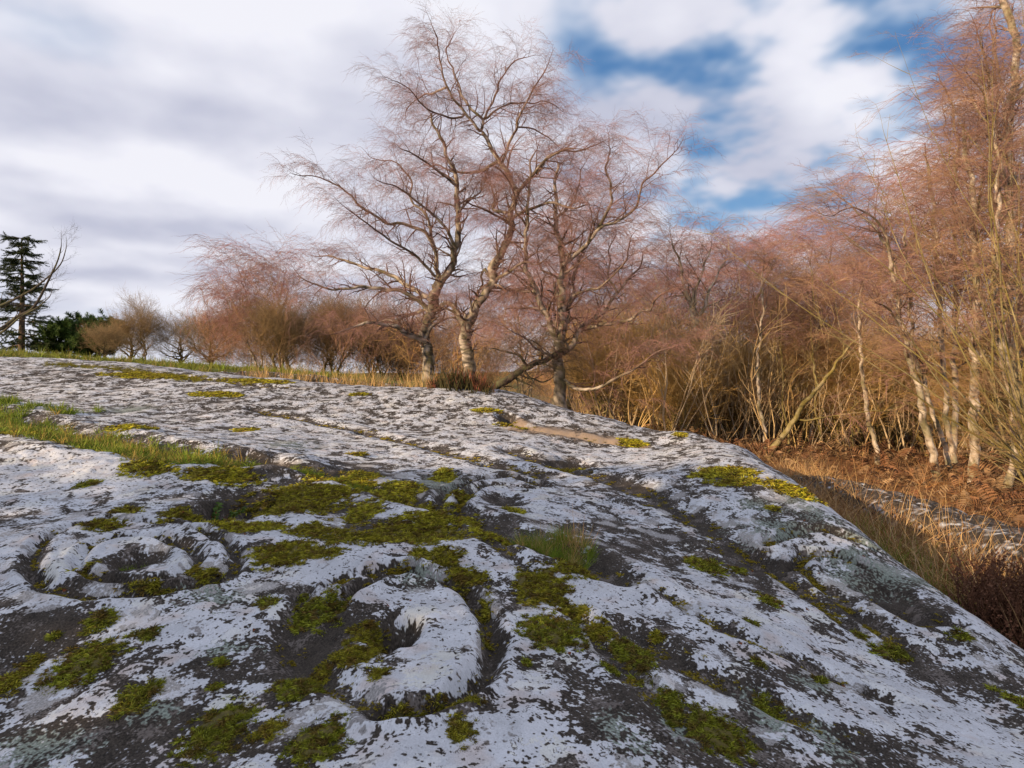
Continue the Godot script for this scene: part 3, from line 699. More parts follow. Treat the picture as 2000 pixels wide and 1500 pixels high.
# what covers the stone at one spot: colour (linear) and relief
func cover(x: float, z: float, b: float, mo: float, lf: float, ea: float) -> Color:
	# patches are drawn out along the fall of the slope
	var u := x * 0.86 - z * 0.25
	var w := -z * 0.86 - x * 0.35
	var big := n_big.get_noise_2d(u * 4.4, w * 4.4)
	var mid := n_mid.get_noise_2d(u * 15.0, w * 15.0)
	var fine := n_fine.get_noise_2d(x * 42.0, z * 42.0)
	var cell := n_cell.get_noise_2d(x * 15.0 + mid * 0.8 + fine * 0.3, z * 15.0 + fine * 0.3)
	var grain := n_fine.get_noise_2d(x * 135.0, z * 135.0)
	var crumb := n_mid.get_noise_2d(x * 70.0, z * 70.0)
	var l := big * 0.58 + mid * 0.50 + fine * 0.20 + crumb * 0.12 - cell * 0.30 + b - 0.11
	var tone := n_big.get_noise_2d(x * 5.0 + 90.0, z * 5.0)
	# bare stone
	var s := 0.034 + 0.026 * grain + 0.018 * crumb + 0.012 * mid + 0.01 * tone
	var r := s * 1.17
	var g := s * 1.0
	var bl := s * 0.86
	var hh := 0.35 + grain * 0.10 + crumb * 0.08
	if ea > 0.0:
		var k := clampf((ea + mid * 0.4 - 0.25) * 3.0, 0, 1)
		r = lerpf(r, 0.24 + 0.05 * grain, k)
		g = lerpf(g, 0.185 + 0.04 * grain, k)
		bl = lerpf(bl, 0.14 + 0.03 * grain, k)
		l -= k * 0.6
	# thin grey film lichens, soft grainy spots
	var film := clampf((n_big.get_noise_2d(x * 6.0 - 33.0, z * 6.0) + fine * 0.25 + crumb * 0.5 + grain * 0.25 - 0.25) * 3.5, 0, 1) * 0.5
	r = lerpf(r, 0.19, film)
	g = lerpf(g, 0.17, film)
	bl = lerpf(bl, 0.165, film)
	# separate round thalli on the bare stone
	var wx := x * 7.5 + fine * 0.25
	var wz := z * 7.5 + crumb * 0.25
	var kind := n_kind.get_noise_2d(wx, wz)
	if kind > 0.45 and b > -0.35:
		var disc := clampf((0.20 + 0.25 * kind + fine * 0.05 - (n_cell.get_noise_2d(wx, wz) + 1.0) * 0.5 * 1.25) * 14.0, 0, 1)
		r = lerpf(r, (0.21 + 0.2 * (kind - 0.25)) * (1.0 + 0.45 * grain + 0.3 * crumb), disc * 0.8)
		g = lerpf(g, (0.21 + 0.2 * (kind - 0.25)) * (1.0 + 0.45 * grain + 0.3 * crumb), disc * 0.8)
		bl = lerpf(bl, (0.225 + 0.19 * (kind - 0.25)) * (1.0 + 0.45 * grain + 0.3 * crumb), disc * 0.8)
		hh += disc * 0.15
	# leafy blue green lichen
	if lf > 0.02:
		var k2 := clampf((lf * 0.85 + fine * 0.9 + crumb * 0.5 + mid * 0.4 - cell * 0.25 - 0.58) * 6.0, 0, 1)
		var t := 0.8 + 0.55 * n_fine.get_noise_2d(x * 95.0, z * 95.0)
		r = lerpf(r, 0.21 * t, k2)
		g = lerpf(g, 0.25 * t, k2)
		bl = lerpf(bl, 0.225 * t, k2)
		hh += 0.3 * k2 * t
		l -= lf * 0.35
	# pale crust
	var hole := 0.75 * n_fine.get_noise_2d(x * 34.0 + 7.0, z * 34.0 + 3.0) + 0.45 * n_mid.get_noise_2d(u * 16.0, w * 16.0 + 9.0) - clampf(l, 0, 0.6) * 0.30
	var k3 := clampf((l - 0.02) * 26.0, 0, 1) * clampf((0.27 - hole) * 20.0, 0, 1)
	# crumbs of crust scattered round the big colonies
	var isl := fine * 0.55 + crumb * 0.6
	k3 = maxf(k3, clampf((isl - 0.34) * 18.0, 0, 1) * clampf((l + 0.42) * 3.0, 0, 1) * 0.9)
	# dark seams where neighbouring crusts meet
	var seam := n_edge.get_noise_2d(u * 11.0 + mid * 0.9 + fine * 0.25, w * 11.0 + fine * 0.5 + crumb * 0.25) + 1.0
	k3 *= 1.0 - clampf((0.02 + 0.11 * mid - seam) * 22.0, 0, 0.9)
	if k3 > 0.0:
		# every colony has its own tone: blue grey, grey, cream or greenish
		var own := n_kind.get_noise_2d(u * 11.0 + mid * 0.9 + fine * 0.25, w * 11.0 + fine * 0.5 + crumb * 0.25)
		var t2 := 1.0 + 0.16 * grain + 0.10 * crumb + 0.14 * tone + 0.08 * mid + 0.11 * own
		var pink := clampf(n_big.get_noise_2d(x * 4.2 + 11.0, z * 4.2 + 70.0) * 2.2 - 0.4, 0, 1)
		var cream := clampf(own * 3.0 - 2.0, 0, 1) * 0.4
		r = lerpf(r, lerpf(lerpf(0.45, 0.42, pink), 0.43, cream) * t2, k3)
		g = lerpf(g, lerpf(lerpf(0.48, 0.39, pink), 0.43, cream) * t2, k3)
		bl = lerpf(bl, lerpf(lerpf(0.535, 0.395, pink), 0.34, cream) * t2, k3)
		hh += 0.34 * k3
	# soil and moss litter under the moss
	var km := clampf((mo * 1.1 + mid * 0.35 + fine * 0.25 - 0.62) * 5.0, 0, 1)
	if km > 0.0:
		var t3 := 0.75 + 0.6 * grain + 0.4 * mid
		r = lerpf(r, 0.065 * t3, km)
		g = lerpf(g, 0.06 * t3, km)
		bl = lerpf(bl, 0.018 * t3, km)
	return Color(clampf(r, 0.01, 1), clampf(g, 0.01, 1), clampf(bl, 0.01, 1), clampf(hh, 0, 1))

func band(p: Dictionary, k: int, rows: int) -> Array:
	var px := PackedByteArray()
	var hp := PackedByteArray()
	var tx: int = p.tx
	var tz: int = p.tz
	var nx: int = p.nx
	var nz: int = p.nz
	var b: PackedFloat32Array = p.b
	var mo: PackedFloat32Array = p.mo
	var lf: PackedFloat32Array = p.lf
	var ea: PackedFloat32Array = p.ea
	px.resize(tx * rows * 3)
	hp.resize(tx * rows)
	var q := 0
	for jj in rows:
		var fz := (k * rows + jj + 0.5) / tz
		var z: float = lerpf(p.z0, p.z1, fz)
		var gz := fz * (nz - 1)
		var iz := mini(int(gz), nz - 2)
		var az := gz - iz
		for i in tx:
			var fx := (i + 0.5) / tx
			var gx := fx * (nx - 1)
			var ix := mini(int(gx), nx - 2)
			var ax := gx - ix
			var o := iz * nx + ix
			var w00 := (1.0 - ax) * (1.0 - az)
			var w10 := ax * (1.0 - az)
			var w01 := (1.0 - ax) * az
			var w11 := ax * az
			var c := cover(lerpf(p.x0, p.x1, fx), z, b[o] * w00 + b[o + 1] * w10 + b[o + nx] * w01 + b[o + nx + 1] * w11,
				mo[o] * w00 + mo[o + 1] * w10 + mo[o + nx] * w01 + mo[o + nx + 1] * w11, lf[o], ea[o])
			hp[q] = int(c.a * 255.0)
			var e := c.linear_to_srgb()
			px[q * 3] = e.r8
			px[q * 3 + 1] = e.g8
			px[q * 3 + 2] = e.b8
			q += 1
	return [px, hp]

func patch_material(p: Dictionary) -> StandardMaterial3D:
	var bands := 32
	var rows: int = p.tz / bands
	var done := []
	done.resize(bands)
	var id := WorkerThreadPool.add_group_task(func(k): done[k] = band(p, k, rows), bands, -1, true)
	WorkerThreadPool.wait_for_group_task_completion(id)
	var px := PackedByteArray()
	var hp := PackedByteArray()
	for k in bands:
		px.append_array(done[k][0])
		hp.append_array(done[k][1])
	var m := StandardMaterial3D.new()
	m.albedo_texture = ImageTexture.create_from_image(Image.create_from_data(p.tx, p.tz, false, Image.FORMAT_RGB8, px))
	m.heightmap_enabled = true
	m.heightmap_texture = ImageTexture.create_from_image(Image.create_from_data(p.tx, p.tz, false, Image.FORMAT_L8, hp))
	m.heightmap_scale = 0.35
	m.roughness = 0.9
	m.metallic_specular = 0.3
	m.texture_repeat = false
	return m

func make_outcrop() -> void:
	var o := thing("rock_outcrop", Vector3.ZERO, "huge sloping sandstone outcrop with carved rings, crusted in pale lichen", "rock")
	for a in [[-3.7, -0.1, -0.6, -3.4, 400, 330, 2048, 1024], [-0.1, 3.5, -0.6, -3.4, 400, 330, 2048, 1024], [-5.9, 3.8, -3.4, -7.2, 600, 240, 2048, 768], [-14.0, 4.2, -7.2, -18.0, 560, 270, 2048, 768]]:
		var p := make_patch(a[0], a[1], a[2], a[3], a[4], a[5], a[6], a[7])
		inst("rock_face", patch_mesh(p), patch_material(p), o)
	# low flank left of the middle face
	var q := make_patch(-14.0, -5.9, -0.6, -7.2, 120, 100, 512, 512)
	inst("rock_face", patch_mesh(q), patch_material(q), o)
	var q2 := make_patch(-5.9, -3.7, -0.6, -3.4, 60, 70, 256, 256)
	inst("rock_face", patch_mesh(q2), patch_material(q2), o)

# a long low rock: a rounded ridge swept along a line, coloured by its lichen
func make_ridge(called: String, label: String, line: PackedVector3Array, half: float, high: float, stretch := 1.0) -> void:
	var c := Curve3D.new()
	for q in line: c.add_point(q)
	var v := PackedVector3Array()
	var n := PackedVector3Array()
	var col := PackedColorArray()
	var ix := PackedInt32Array()
	var long := c.get_baked_length()
	var rows := int(long / 0.025)
	var cols := 44
	for j in rows + 1:
		var t := float(j) / rows
		var p := c.sample_baked(t * long)
		var ahead := (c.sample_baked(minf(t * long + 0.05, long)) - c.sample_baked(maxf(t * long - 0.05, 0))).normalized()
		var side := ahead.cross(Vector3.UP).normalized()
		var ends := sqrt(maxf(0.0, 1.0 - pow(absf(t * 2.0 - 1.0), 6.0)))
		for i in cols + 1:
			var a := -1.0 + 2.0 * i / cols
			var wide := half * (0.35 + 0.65 * ends) * (1.0 + 0.25 * n_big.get_noise_2d(p.x, p.z))
			var q := p + side * a * wide
			q.y += high * ends * (sqrt(maxf(0.0, 1.0 - pow(absf(a), 3.2))) - 1.0) * 1.0 - high * (1.0 - ends)
			q.y += n_big.get_noise_2d(q.x * 3.0, q.z * 3.0) * 0.05 + n_mid.get_noise_2d(q.x * 4.0, q.z * 4.0) * 0.012 + a * 0.06
			v.append(q)
			var drop := high * (1.0 - sqrt(maxf(0.0, 1.0 - pow(absf(a), 3.2))))
			var e := cover(t * long + 31.0 + line[0].x, signf(a) * (absf(a) * half + drop * 1.3) + 17.0, -0.42 + 0.3 * n_big.get_noise_2d(q.x * 2.0, q.z * 2.0), 0, 0, 0)
			col.append(Color(e.r, e.g, e.b))
	for j in rows + 1:
		for i in cols + 1:
			var du := v[j * (cols + 1) + mini(i + 1, cols)] - v[j * (cols + 1) + maxi(i - 1, 0)]
			var dv := v[mini(j + 1, rows) * (cols + 1) + i] - v[maxi(j - 1, 0) * (cols + 1) + i]
			var nn := du.cross(dv).normalized()
			n.append(nn if nn.y > 0 else -nn)
	for j in rows:
		for i in cols:
			var o := j * (cols + 1) + i
			ix.append_array([o, o + cols + 1, o + 1, o + 1, o + cols + 1, o + cols + 2])
	var m := inst(called, arrays(v, n, ix, col), M.stone, self)
	tag(m, label, "rock")

# ---------------------------------------------------------------- plants: building blocks
class MB:
	var v := PackedVector3Array()
	var n := PackedVector3Array()
	var c := PackedColorArray()
	var ix := PackedInt32Array()

func bark(kind: int, p: Vector3, r: float) -> Color:
	var a := n_bark.get_noise_3d(p.x * 9.0, p.y * 5.0, p.z * 9.0)
	var b := n_bark.get_noise_3d(p.x * 30.0, p.y * 55.0, p.z * 30.0)
	if kind == 0:
		# birch: pale paper bark broken by dark bands, olive with algae; thin wood is purple brown
		var k := clampf((r - 0.012) / 0.016, 0, 1)
		var pale := Color(0.46, 0.40, 0.34).lerp(Color(0.13, 0.115, 0.06), clampf(a * 2.2 + 0.5, 0, 1))
		pale = pale.lerp(Color(0.04, 0.034, 0.03), clampf(b * 2.4 + 0.05 + clampf((r - 0.06) * 5.0, 0, 0.45), 0, 0.9))
		return Color(0.15, 0.088, 0.07).lerp(pale, k)
	if kind == 1:
		return Color(0.14, 0.10, 0.06).lerp(Color(0.22, 0.18, 0.08), clampf(a + 0.5, 0, 1)) * (0.9 + 0.3 * b)
	if kind == 2:
		return Color(0.21, 0.17, 0.05).lerp(Color(0.32, 0.27, 0.15), clampf(a * 1.5 + 0.4, 0, 1)) * (0.9 + 0.4 * b)
	if kind == 3:
		return Color(0.055, 0.045, 0.036).lerp(Color(0.10, 0.10, 0.05), clampf(a * 2.0 + 0.2, 0, 1))
	if kind == 5:
		# whiter young birch
		var k2 := clampf((r - 0.010) / 0.012, 0, 1)
		var band_ := n_bark.get_noise_3d(p.x * 14.0, p.y * 42.0, p.z * 14.0)
		var w := Color(0.52, 0.46, 0.39).lerp(Color(0.30, 0.235, 0.17), clampf(a * 2.0 + 0.3, 0, 0.8))
		w = w.lerp(Color(0.045, 0.038, 0.032), clampf(band_ * 3.6 - 0.55, 0, 0.9))
		w = w.lerp(Color(0.06, 0.05, 0.04), clampf(n_bark.get_noise_3d(p.x * 5.0 + 30.0, p.y * 2.5, p.z * 5.0) * 5.0 - 1.3, 0, 0.85))
		w = w.lerp(Color(0.17, 0.16, 0.07), clampf(n_bark.get_noise_3d(p.x * 3.0, p.y * 2.0 + 70.0, p.z * 3.0) * 3.0 - 0.4, 0, 0.6))
		return Color(0.17, 0.10, 0.08).lerp(w, k2)
	return Color(0.12, 0.085, 0.06) * (0.9 + 0.5 * b)

func tube(m: MB, pts: PackedVector3Array, rs: PackedFloat32Array, sides: int, kind: int) -> void:
	var np := pts.size()
	var start := m.v.size()
	var dir := (pts[1] - pts[0]).normalized()
	var side := dir.cross(Vector3(0.3, 0.1, 1.0)).normalized()
	for i in np:
		var d := (pts[mini(i + 1, np - 1)] - pts[maxi(i - 1, 0)]).normalized()
		side = (side - d * side.dot(d)).normalized()
		var up := d.cross(side)
		var col := bark(kind, pts[i], rs[i]) if sides < 6 else Color.WHITE
		for k in sides:
			var a := TAU * k / sides
			var o := side * cos(a) + up * sin(a)
			var q := pts[i] + o * rs[i]
			m.v.append(q)
			m.n.append(o)
			m.c.append(bark(kind, q, rs[i]) if sides >= 6 else col)
	for i in np - 1:
		for k in sides:
			var a := start + i * sides + k
			var b := start + i * sides + (k + 1) % sides
			m.ix.append_array([a, a + sides, b, b, a + sides, b + sides])

func commit(m: MB) -> ArrayMesh:
	return arrays(m.v, m.n, m.ix, m.c)

func smooth_line(l: Array, sub: int) -> Array:
	var n := l.size() / 4
	var pts := PackedVector3Array()
	var rs := PackedFloat32Array()
	for i in n - 1:
		var a := maxi(i - 1, 0)
		var d := mini(i + 2, n - 1)
		for k in sub:
			var t := float(k) / sub
			var q := Vector3.ZERO
			for e in 3:
				q[e] = cubic_interpolate(l[i * 4 + e], l[i * 4 + 4 + e], l[a * 4 + e], l[d * 4 + e], t)
			pts.append(q)
			rs.append(lerpf(l[i * 4 + 3], l[i * 4 + 7], t))
	pts.append(Vector3(l[n * 4 - 4], l[n * 4 - 3], l[n * 4 - 2]))
	rs.append(l[n * 4 - 1])
	return [pts, rs]

# grows a side branch and its own side branches; the ends are noted in tips
func grow(m: MB, tips: Array, p: Vector3, d: Vector3, length: float, r: float, level: int, o: Dictionary) -> void:
	var n := 5
	var pts := PackedVector3Array([p])
	var rs := PackedFloat32Array([r])
	var q := p
	var step := length / n
	for i in n:
		var t := float(i) / n
		d = (d + Vector3(rng.randf_range(-1, 1), rng.randf_range(-1, 1), rng.randf_range(-1, 1)) * o.wander + Vector3.UP * (o.rise * (1.0 - t) - o.droop * t)).normalized()
		q += d * step
		pts.append(q)
		rs.append(maxf(r * (1.0 - 0.8 * (i + 1) / n), 0.0022))
		if level < o.levels:
			for e in o.kids:
				if rng.randf() < o.get("chance", 0.75):
					var s := d.cross(Vector3(rng.randf_range(-1, 1), rng.randf_range(-0.6, 1), rng.randf_range(-1, 1))).normalized()
					grow(m, tips, q, (d * 0.75 + s * 0.85).normalized(), length * rng.randf_range(0.35, 0.62), maxf(rs[-1] * 0.7, 0.003), level + 1, o)
		elif i >= 1:
			for e in o.tips:
				tips.append([q, (d + Vector3(rng.randf_range(-1, 1), rng.randf_range(-0.5, 0.8), rng.randf_range(-1, 1)) * 0.9).normalized()])
	tips.append([q, d])
	tube(m, pts, rs, 4 if level == 1 else 3, o.bark)

func tree(called: String, label: String, category: String, group: String, at: Vector3, limbs: Array, o: Dictionary) -> Node3D:
	var root := thing(called, at, label, category, group)
	var bm := MB.new()
	var tips := []
	var axis := Vector3(limbs[0][0], 0, 0)
	for k in limbs.size():
		var l := smooth_line(limbs[k], o.get("smooth", 5) * (3 if k == 0 else 1))
		var pts: PackedVector3Array = l[0]
		var rs: PackedFloat32Array = l[1]
		if o.get("gnarl", 0.0) > 0.0:
			for i in range(1, pts.size()):
				var g: float = o.gnarl
				pts[i] += Vector3(n_bark.get_noise_3d(pts[i].y * 2.4, k * 7.0, 0), n_bark.get_noise_3d(pts[i].x * 2.4, k * 9.0, 40) * 0.5, n_bark.get_noise_3d(pts[i].y * 2.0 + pts[i].x * 2.0, k * 5.0, 80)) * g * 1.4
		if k == 0:
			# flare at the foot
			for i in mini(10, rs.size()):
				rs[i] *= 1.0 + 0.35 * pow(1.0 - i / 10.0, 2.0)
			pts[0].y -= 0.25
		else:
			var tip_i := rs.size() - 1
			rs[tip_i] = minf(rs[tip_i], 0.008)
		var lm := MB.new()
		tube(lm, pts, rs, 10 if k == 0 else 7, o.bark)
		inst("trunk" if k == 0 else "limb", commit(lm), M.bark, root)
		var travelled := 0.0
		var next: float = o.get("clear", 0.0) if k == 0 else 0.15
		var total := 0.0
		for i in pts.size() - 1: total += pts[i].distance_to(pts[i + 1])
		for i in range(1, pts.size()):
			travelled += pts[i].distance_to(pts[i - 1])
			while next < travelled:
				next += o.every * rng.randf_range(0.6, 1.4)
				var d := (pts[i] - pts[i - 1]).normalized()
				var out := pts[i] - axis
				out.y = 0
				var s := d.cross(Vector3(rng.randf_range(-1, 1), rng.randf_range(-1, 1), rng.randf_range(-1, 1))).normalized()
				var dd: Vector3 = (d * o.get("forward", 0.6) + s + out.normalized() * 0.25).normalized()
				var left := 0.45 + 0.55 * (1.0 - travelled / total)
				grow(bm, tips, pts[i], dd, o.reach * left * rng.randf_range(0.5, 1.25), clampf(rs[i] * 0.5, 0.005, 0.03), 1, o)
		grow(bm, tips, pts[-1], (pts[-1] - pts[-2]).normalized(), o.reach * 0.5, rs[-1], 1, o)
	tag(inst("branches", commit(bm), M.bark, root), "", "", "", "stuff")
	if tips.size():
		var where := []
		var tint := PackedColorArray()
		for t in tips:
			if rng.randf() > o.get("keep", 1.0): continue
			where.append(aim(t[0], t[1], rng.randf_range(0.65, 1.25) * o.twig, o.get("free", false)))
			var c: Color = o.tint.lerp(o.get("tint_b", o.tint), rng.randf())
			var h := rng.randf_range(-0.25, 0.25)
			tint.append(Color(c.r * (1.0 + h), c.g * (1.0 + h * 0.9), c.b * (1.0 + h * 0.8)))
		var cr := multi("crown", o.spray, M.twig, where, tint, root)
		tag(cr, "", "", "", "stuff")
	return root

# places a spray at p, headed along d; unless free it keeps its droop downwards
func aim(p: Vector3, d: Vector3, s: float, free: bool) -> Transform3D:
	var b: Basis
	if free:
		var x := d
		var z := x.cross(Vector3(rng.randf_range(-1, 1), rng.randf_range(-1, 1), rng.randf_range(-1, 1))).normalized()
		b = Basis(x, z.cross(x), z)
	else:
		b = Basis(Vector3.UP, atan2(-d.z, d.x)) * Basis(Vector3.BACK, asin(clampf(d.y, -1, 1)) * 0.6) * Basis(Vector3.RIGHT, rng.randf_range(-0.4, 0.4))
	return Transform3D(b.scaled(Vector3.ONE * s), p)

# a spray of fine twigs growing along +x
func twig_spray(length: float, side_n: int, side_len: float, droop: float, rad: float, up := 0.0, subs := 2) -> ArrayMesh:
	var m := MB.new()
	var stem := PackedVector3Array()
	var p := Vector3.ZERO
	var d := Vector3(1, 0.15 + up, 0).normalized()
	var n := 8
	var rs := PackedFloat32Array()
	for i in n + 1:
		stem.append(p)
		rs.append(rad * (1.0 - 0.6 * i / n))
		d = (d + Vector3(0, -droop * 0.12 * i / 3.0 + up * 0.1, 0) + Vector3(rng.randf_range(-1, 1), rng.randf_range(-1, 1), rng.randf_range(-1, 1)) * 0.16).normalized()
		p += d * length / n
	white_tube(m, stem, rs)
	for k in side_n:
		var t := (k + rng.randf()) / side_n * n
		var i := mini(int(t), n - 1)
		var q := stem[i].lerp(stem[i + 1], t - i)
		var sd := ((stem[i + 1] - stem[i]).normalized() * 0.8 + Vector3(rng.randf_range(-0.4, 0.4), rng.randf_range(-0.5, 0.6) + up, rng.randf_range(-1, 1))).normalized()
		var sl := side_len * rng.randf_range(0.5, 1.2)
		side_twig(m, q, sd, sl, droop, rad * 0.75, subs)
	return commit(m)

func side_twig(m: MB, q: Vector3, d: Vector3, sl: float, droop: float, rad: float, subs: int) -> void:
	var pts := PackedVector3Array([q])
	var rs := PackedFloat32Array([rad])
	for i in 3:
		d = (d + Vector3(rng.randf_range(-0.2, 0.2), -droop * 0.35, rng.randf_range(-0.2, 0.2))).normalized()
		q += d * sl / 3
		pts.append(q)
		rs.append(rad * (1.0 - 0.25 * i))
		if subs > 0:
			side_twig(m, q, (d + Vector3(rng.randf_range(-1, 1), rng.randf_range(-0.6, 0.6), rng.randf_range(-1, 1))).normalized(), sl * 0.5, droop, rad * 0.8, subs - 2)
	white_tube(m, pts, rs)

func white_tube(m: MB, pts: PackedVector3Array, rs: PackedFloat32Array) -> void:
	var start := m.v.size()
	var np := pts.size()
	for i in np:
		var d := (pts[mini(i + 1, np - 1)] - pts[maxi(i - 1, 0)]).normalized()
		var side := d.cross(Vector3(0.31, 0.2, 0.93)).normalized()
		var up := d.cross(side)
		for k in 3:
			var a := TAU * k / 3.0
			var o := side * cos(a) + up * sin(a)
			m.v.append(pts[i] + o * rs[i])
			m.n.append(o)
			m.c.append(Color.WHITE)
	for i in np - 1:
		for k in 3:
			var a := start + i * 3 + k
			var b := start + i * 3 + (k + 1) % 3
			m.ix.append_array([a, a + 3, b, b, a + 3, b + 3])

# a narrow leaf, blade or frond along a bent line, slightly folded
func blade(m: MB, p: Vector3, d: Vector3, length: float, width: float, bend: float, segs: int, col: Color, tip := Color(1, 1, 1)) -> void:
	var side := d.cross(Vector3(rng.randf_range(-1, 1), rng.randf_range(-0.2, 0.2), rng.randf_range(-1, 1))).normalized()
	var start := m.v.size()
	for i in segs + 1:
		var t := float(i) / segs
		var w := width * (1.0 - t * t) * 0.5 + 0.0002
		var nn := side.cross(d).normalized()
		var c := Color(col.r * lerpf(1, tip.r, t), col.g * lerpf(1, tip.g, t), col.b * lerpf(1, tip.b, t))
		for k in [-1.0, 1.0]:
			m.v.append(p + side * w * k)
			m.n.append((nn + side * k * 0.5).normalized())
			m.c.append(c)
		d = (d + Vector3.DOWN * bend / segs).normalized()
		p += d * length / segs
	for i in segs:
		var a := start + i * 2
		m.ix.append_array([a, a + 2, a + 1, a + 1, a + 2, a + 3])

func grass_tuft(blades: int, length: float, width: float, spread_: float, bend: float, base: float) -> ArrayMesh:
	var m := MB.new()
	for k in blades:
		var a := rng.randf() * TAU
		var d := Vector3(cos(a) * spread_ * rng.randf(), 1, sin(a) * spread_ * rng.randf()).normalized()
		var t := rng.randf_range(0.75, 1.2)
		var yel := rng.randf() * 0.35
		blade(m, Vector3(cos(a), 0, sin(a)) * rng.randf() * base, d, length * rng.randf_range(0.45, 1.15), width, bend * rng.randf_range(0.3, 1.5), 4, Color(t * (1.0 + yel), t, t * (1.0 - yel)), Color(1.25, 1.1, 0.9))
	return commit(m)

func moss_tuft() -> ArrayMesh:
	var m := MB.new()
	for k in 15:
		var a := rng.randf() * TAU
		var d := Vector3(cos(a), rng.randf_range(0.25, 1.3), sin(a)).normalized()
		var t := rng.randf_range(0.5, 1.3)
		var L := rng.randf_range(0.008, 0.017)
		blade(m, Vector3(cos(a), 0, sin(a)) * rng.randf() * 0.006, d, L, 0.0032, 0.9, 3, Color(t, t, t), Color(1.7, 1.5, 0.9))
	return commit(m)

func needle_spray(length: float, needles: int, nl: float, flat: float) -> ArrayMesh:
	var m := MB.new()
	white_tube(m, PackedVector3Array([Vector3.ZERO, Vector3(length * 0.5, 0.02, 0), Vector3(length, -0.02, 0)]), PackedFloat32Array([0.008, 0.006, 0.003]))
	for k in needles:
		var t := rng.randf()
		var a := rng.randf() * TAU
		var d := Vector3(0.6, sin(a) * flat, cos(a)).normalized()
		var c := rng.randf_range(0.6, 1.3)
		blade(m, Vector3(length * t, 0, 0), d, nl * rng.randf_range(0.6, 1.2) * (1.15 - 0.5 * t), nl * 0.13, 0.2, 2, Color(c, c, c), Color(1.3, 1.3, 1))
	return commit(m)

# many placed copies as one real mesh, around a base point
func merged(called: String, mesh: ArrayMesh, m: Material, where: Array, tint: PackedColorArray) -> MeshInstance3D:
	var src := mesh.surface_get_arrays(0)
	var sv: PackedVector3Array = src[Mesh.ARRAY_VERTEX]
	var sn: PackedVector3Array = src[Mesh.ARRAY_NORMAL]
	var sc: PackedColorArray = src[Mesh.ARRAY_COLOR]
	var si: PackedInt32Array = src[Mesh.ARRAY_INDEX]
	var out := MB.new()
	var mid := Vector3.ZERO
	for t in where: mid += t.origin / where.size()
	for k in where.size():
		var t: Transform3D = where[k]
		t.origin -= mid
		var b := t.basis.orthonormalized()
		var start := out.v.size()
		for i in sv.size():
			out.v.append(t * sv[i])
			out.n.append(b * sn[i])
			out.c.append(sc[i] * tint[k])
		for i in si: out.ix.append(start + i)
	var o := inst(called, commit(out), m, self)
	o.position = mid
	return o

# ---------------------------------------------------------------- moss and grass
func moss_patch(c: Array, tone: int, dens: float) -> Array:
	var where := []
	var tint := PackedColorArray()
	var dist: float = Vector2(c[0], c[1]).length()
	var size := clampf(dist / 2.4, 0.8, 2.6)
	var area: float = PI * c[2] * c[3]
	var count := clampi(int(area * dens * 9000.0 / (size * size)), 30, 4200)
	var cols := [Color(0.21, 0.235, 0.02), Color(0.27, 0.26, 0.022), Color(0.37, 0.36, 0.028)]
	for i in int(count * 1.9):
		var a := rng.randf() * TAU
		var r := sqrt(rng.randf()) * 1.25
		var x: float = c[0] + cos(a) * r * c[2]
		var z: float = c[1] + sin(a) * r * c[3]
		var edge := n_mid.get_noise_2d(x * 14.0, z * 14.0) * 0.55 + n_fine.get_noise_2d(x * 30.0, z * 30.0) * 0.35
		if r + edge * 2.1 > 0.9: continue
		if Vector2((x - CUPS[HOLE_CUP][0]) / CUPS[HOLE_CUP][2], (z - CUPS[HOLE_CUP][1]) / CUPS[HOLE_CUP][3]).length() < 0.95: continue
		var up := 0.016 * clampf(1.0 - r * r, 0, 1) * minf(1.0, c[2] * 9.0)
		var y := rock_h(x, z) + up * (0.6 + edge) - 0.002
		var s := size * rng.randf_range(0.7, 1.5)
		where.append(Transform3D(Basis(Vector3.UP, rng.randf() * TAU).rotated(Vector3(1, 0, 0.4).normalized(), rng.randf_range(-0.1, 0.5)).scaled(Vector3(s, s, s)), Vector3(x, y, z)))
		var k := rng.randf_range(0.45, 1.35)
		var br := clampf(n_mid.get_noise_2d(x * 20.0 + 5.0, z * 20.0) * 2.2 + 0.2, 0, 0.85)
		var q: Color = cols[tone].lerp(Color(0.115, 0.065, 0.02), br)
		tint.append(Color(q.r * k, q.g * k, q.b * k))
	return [where, tint]

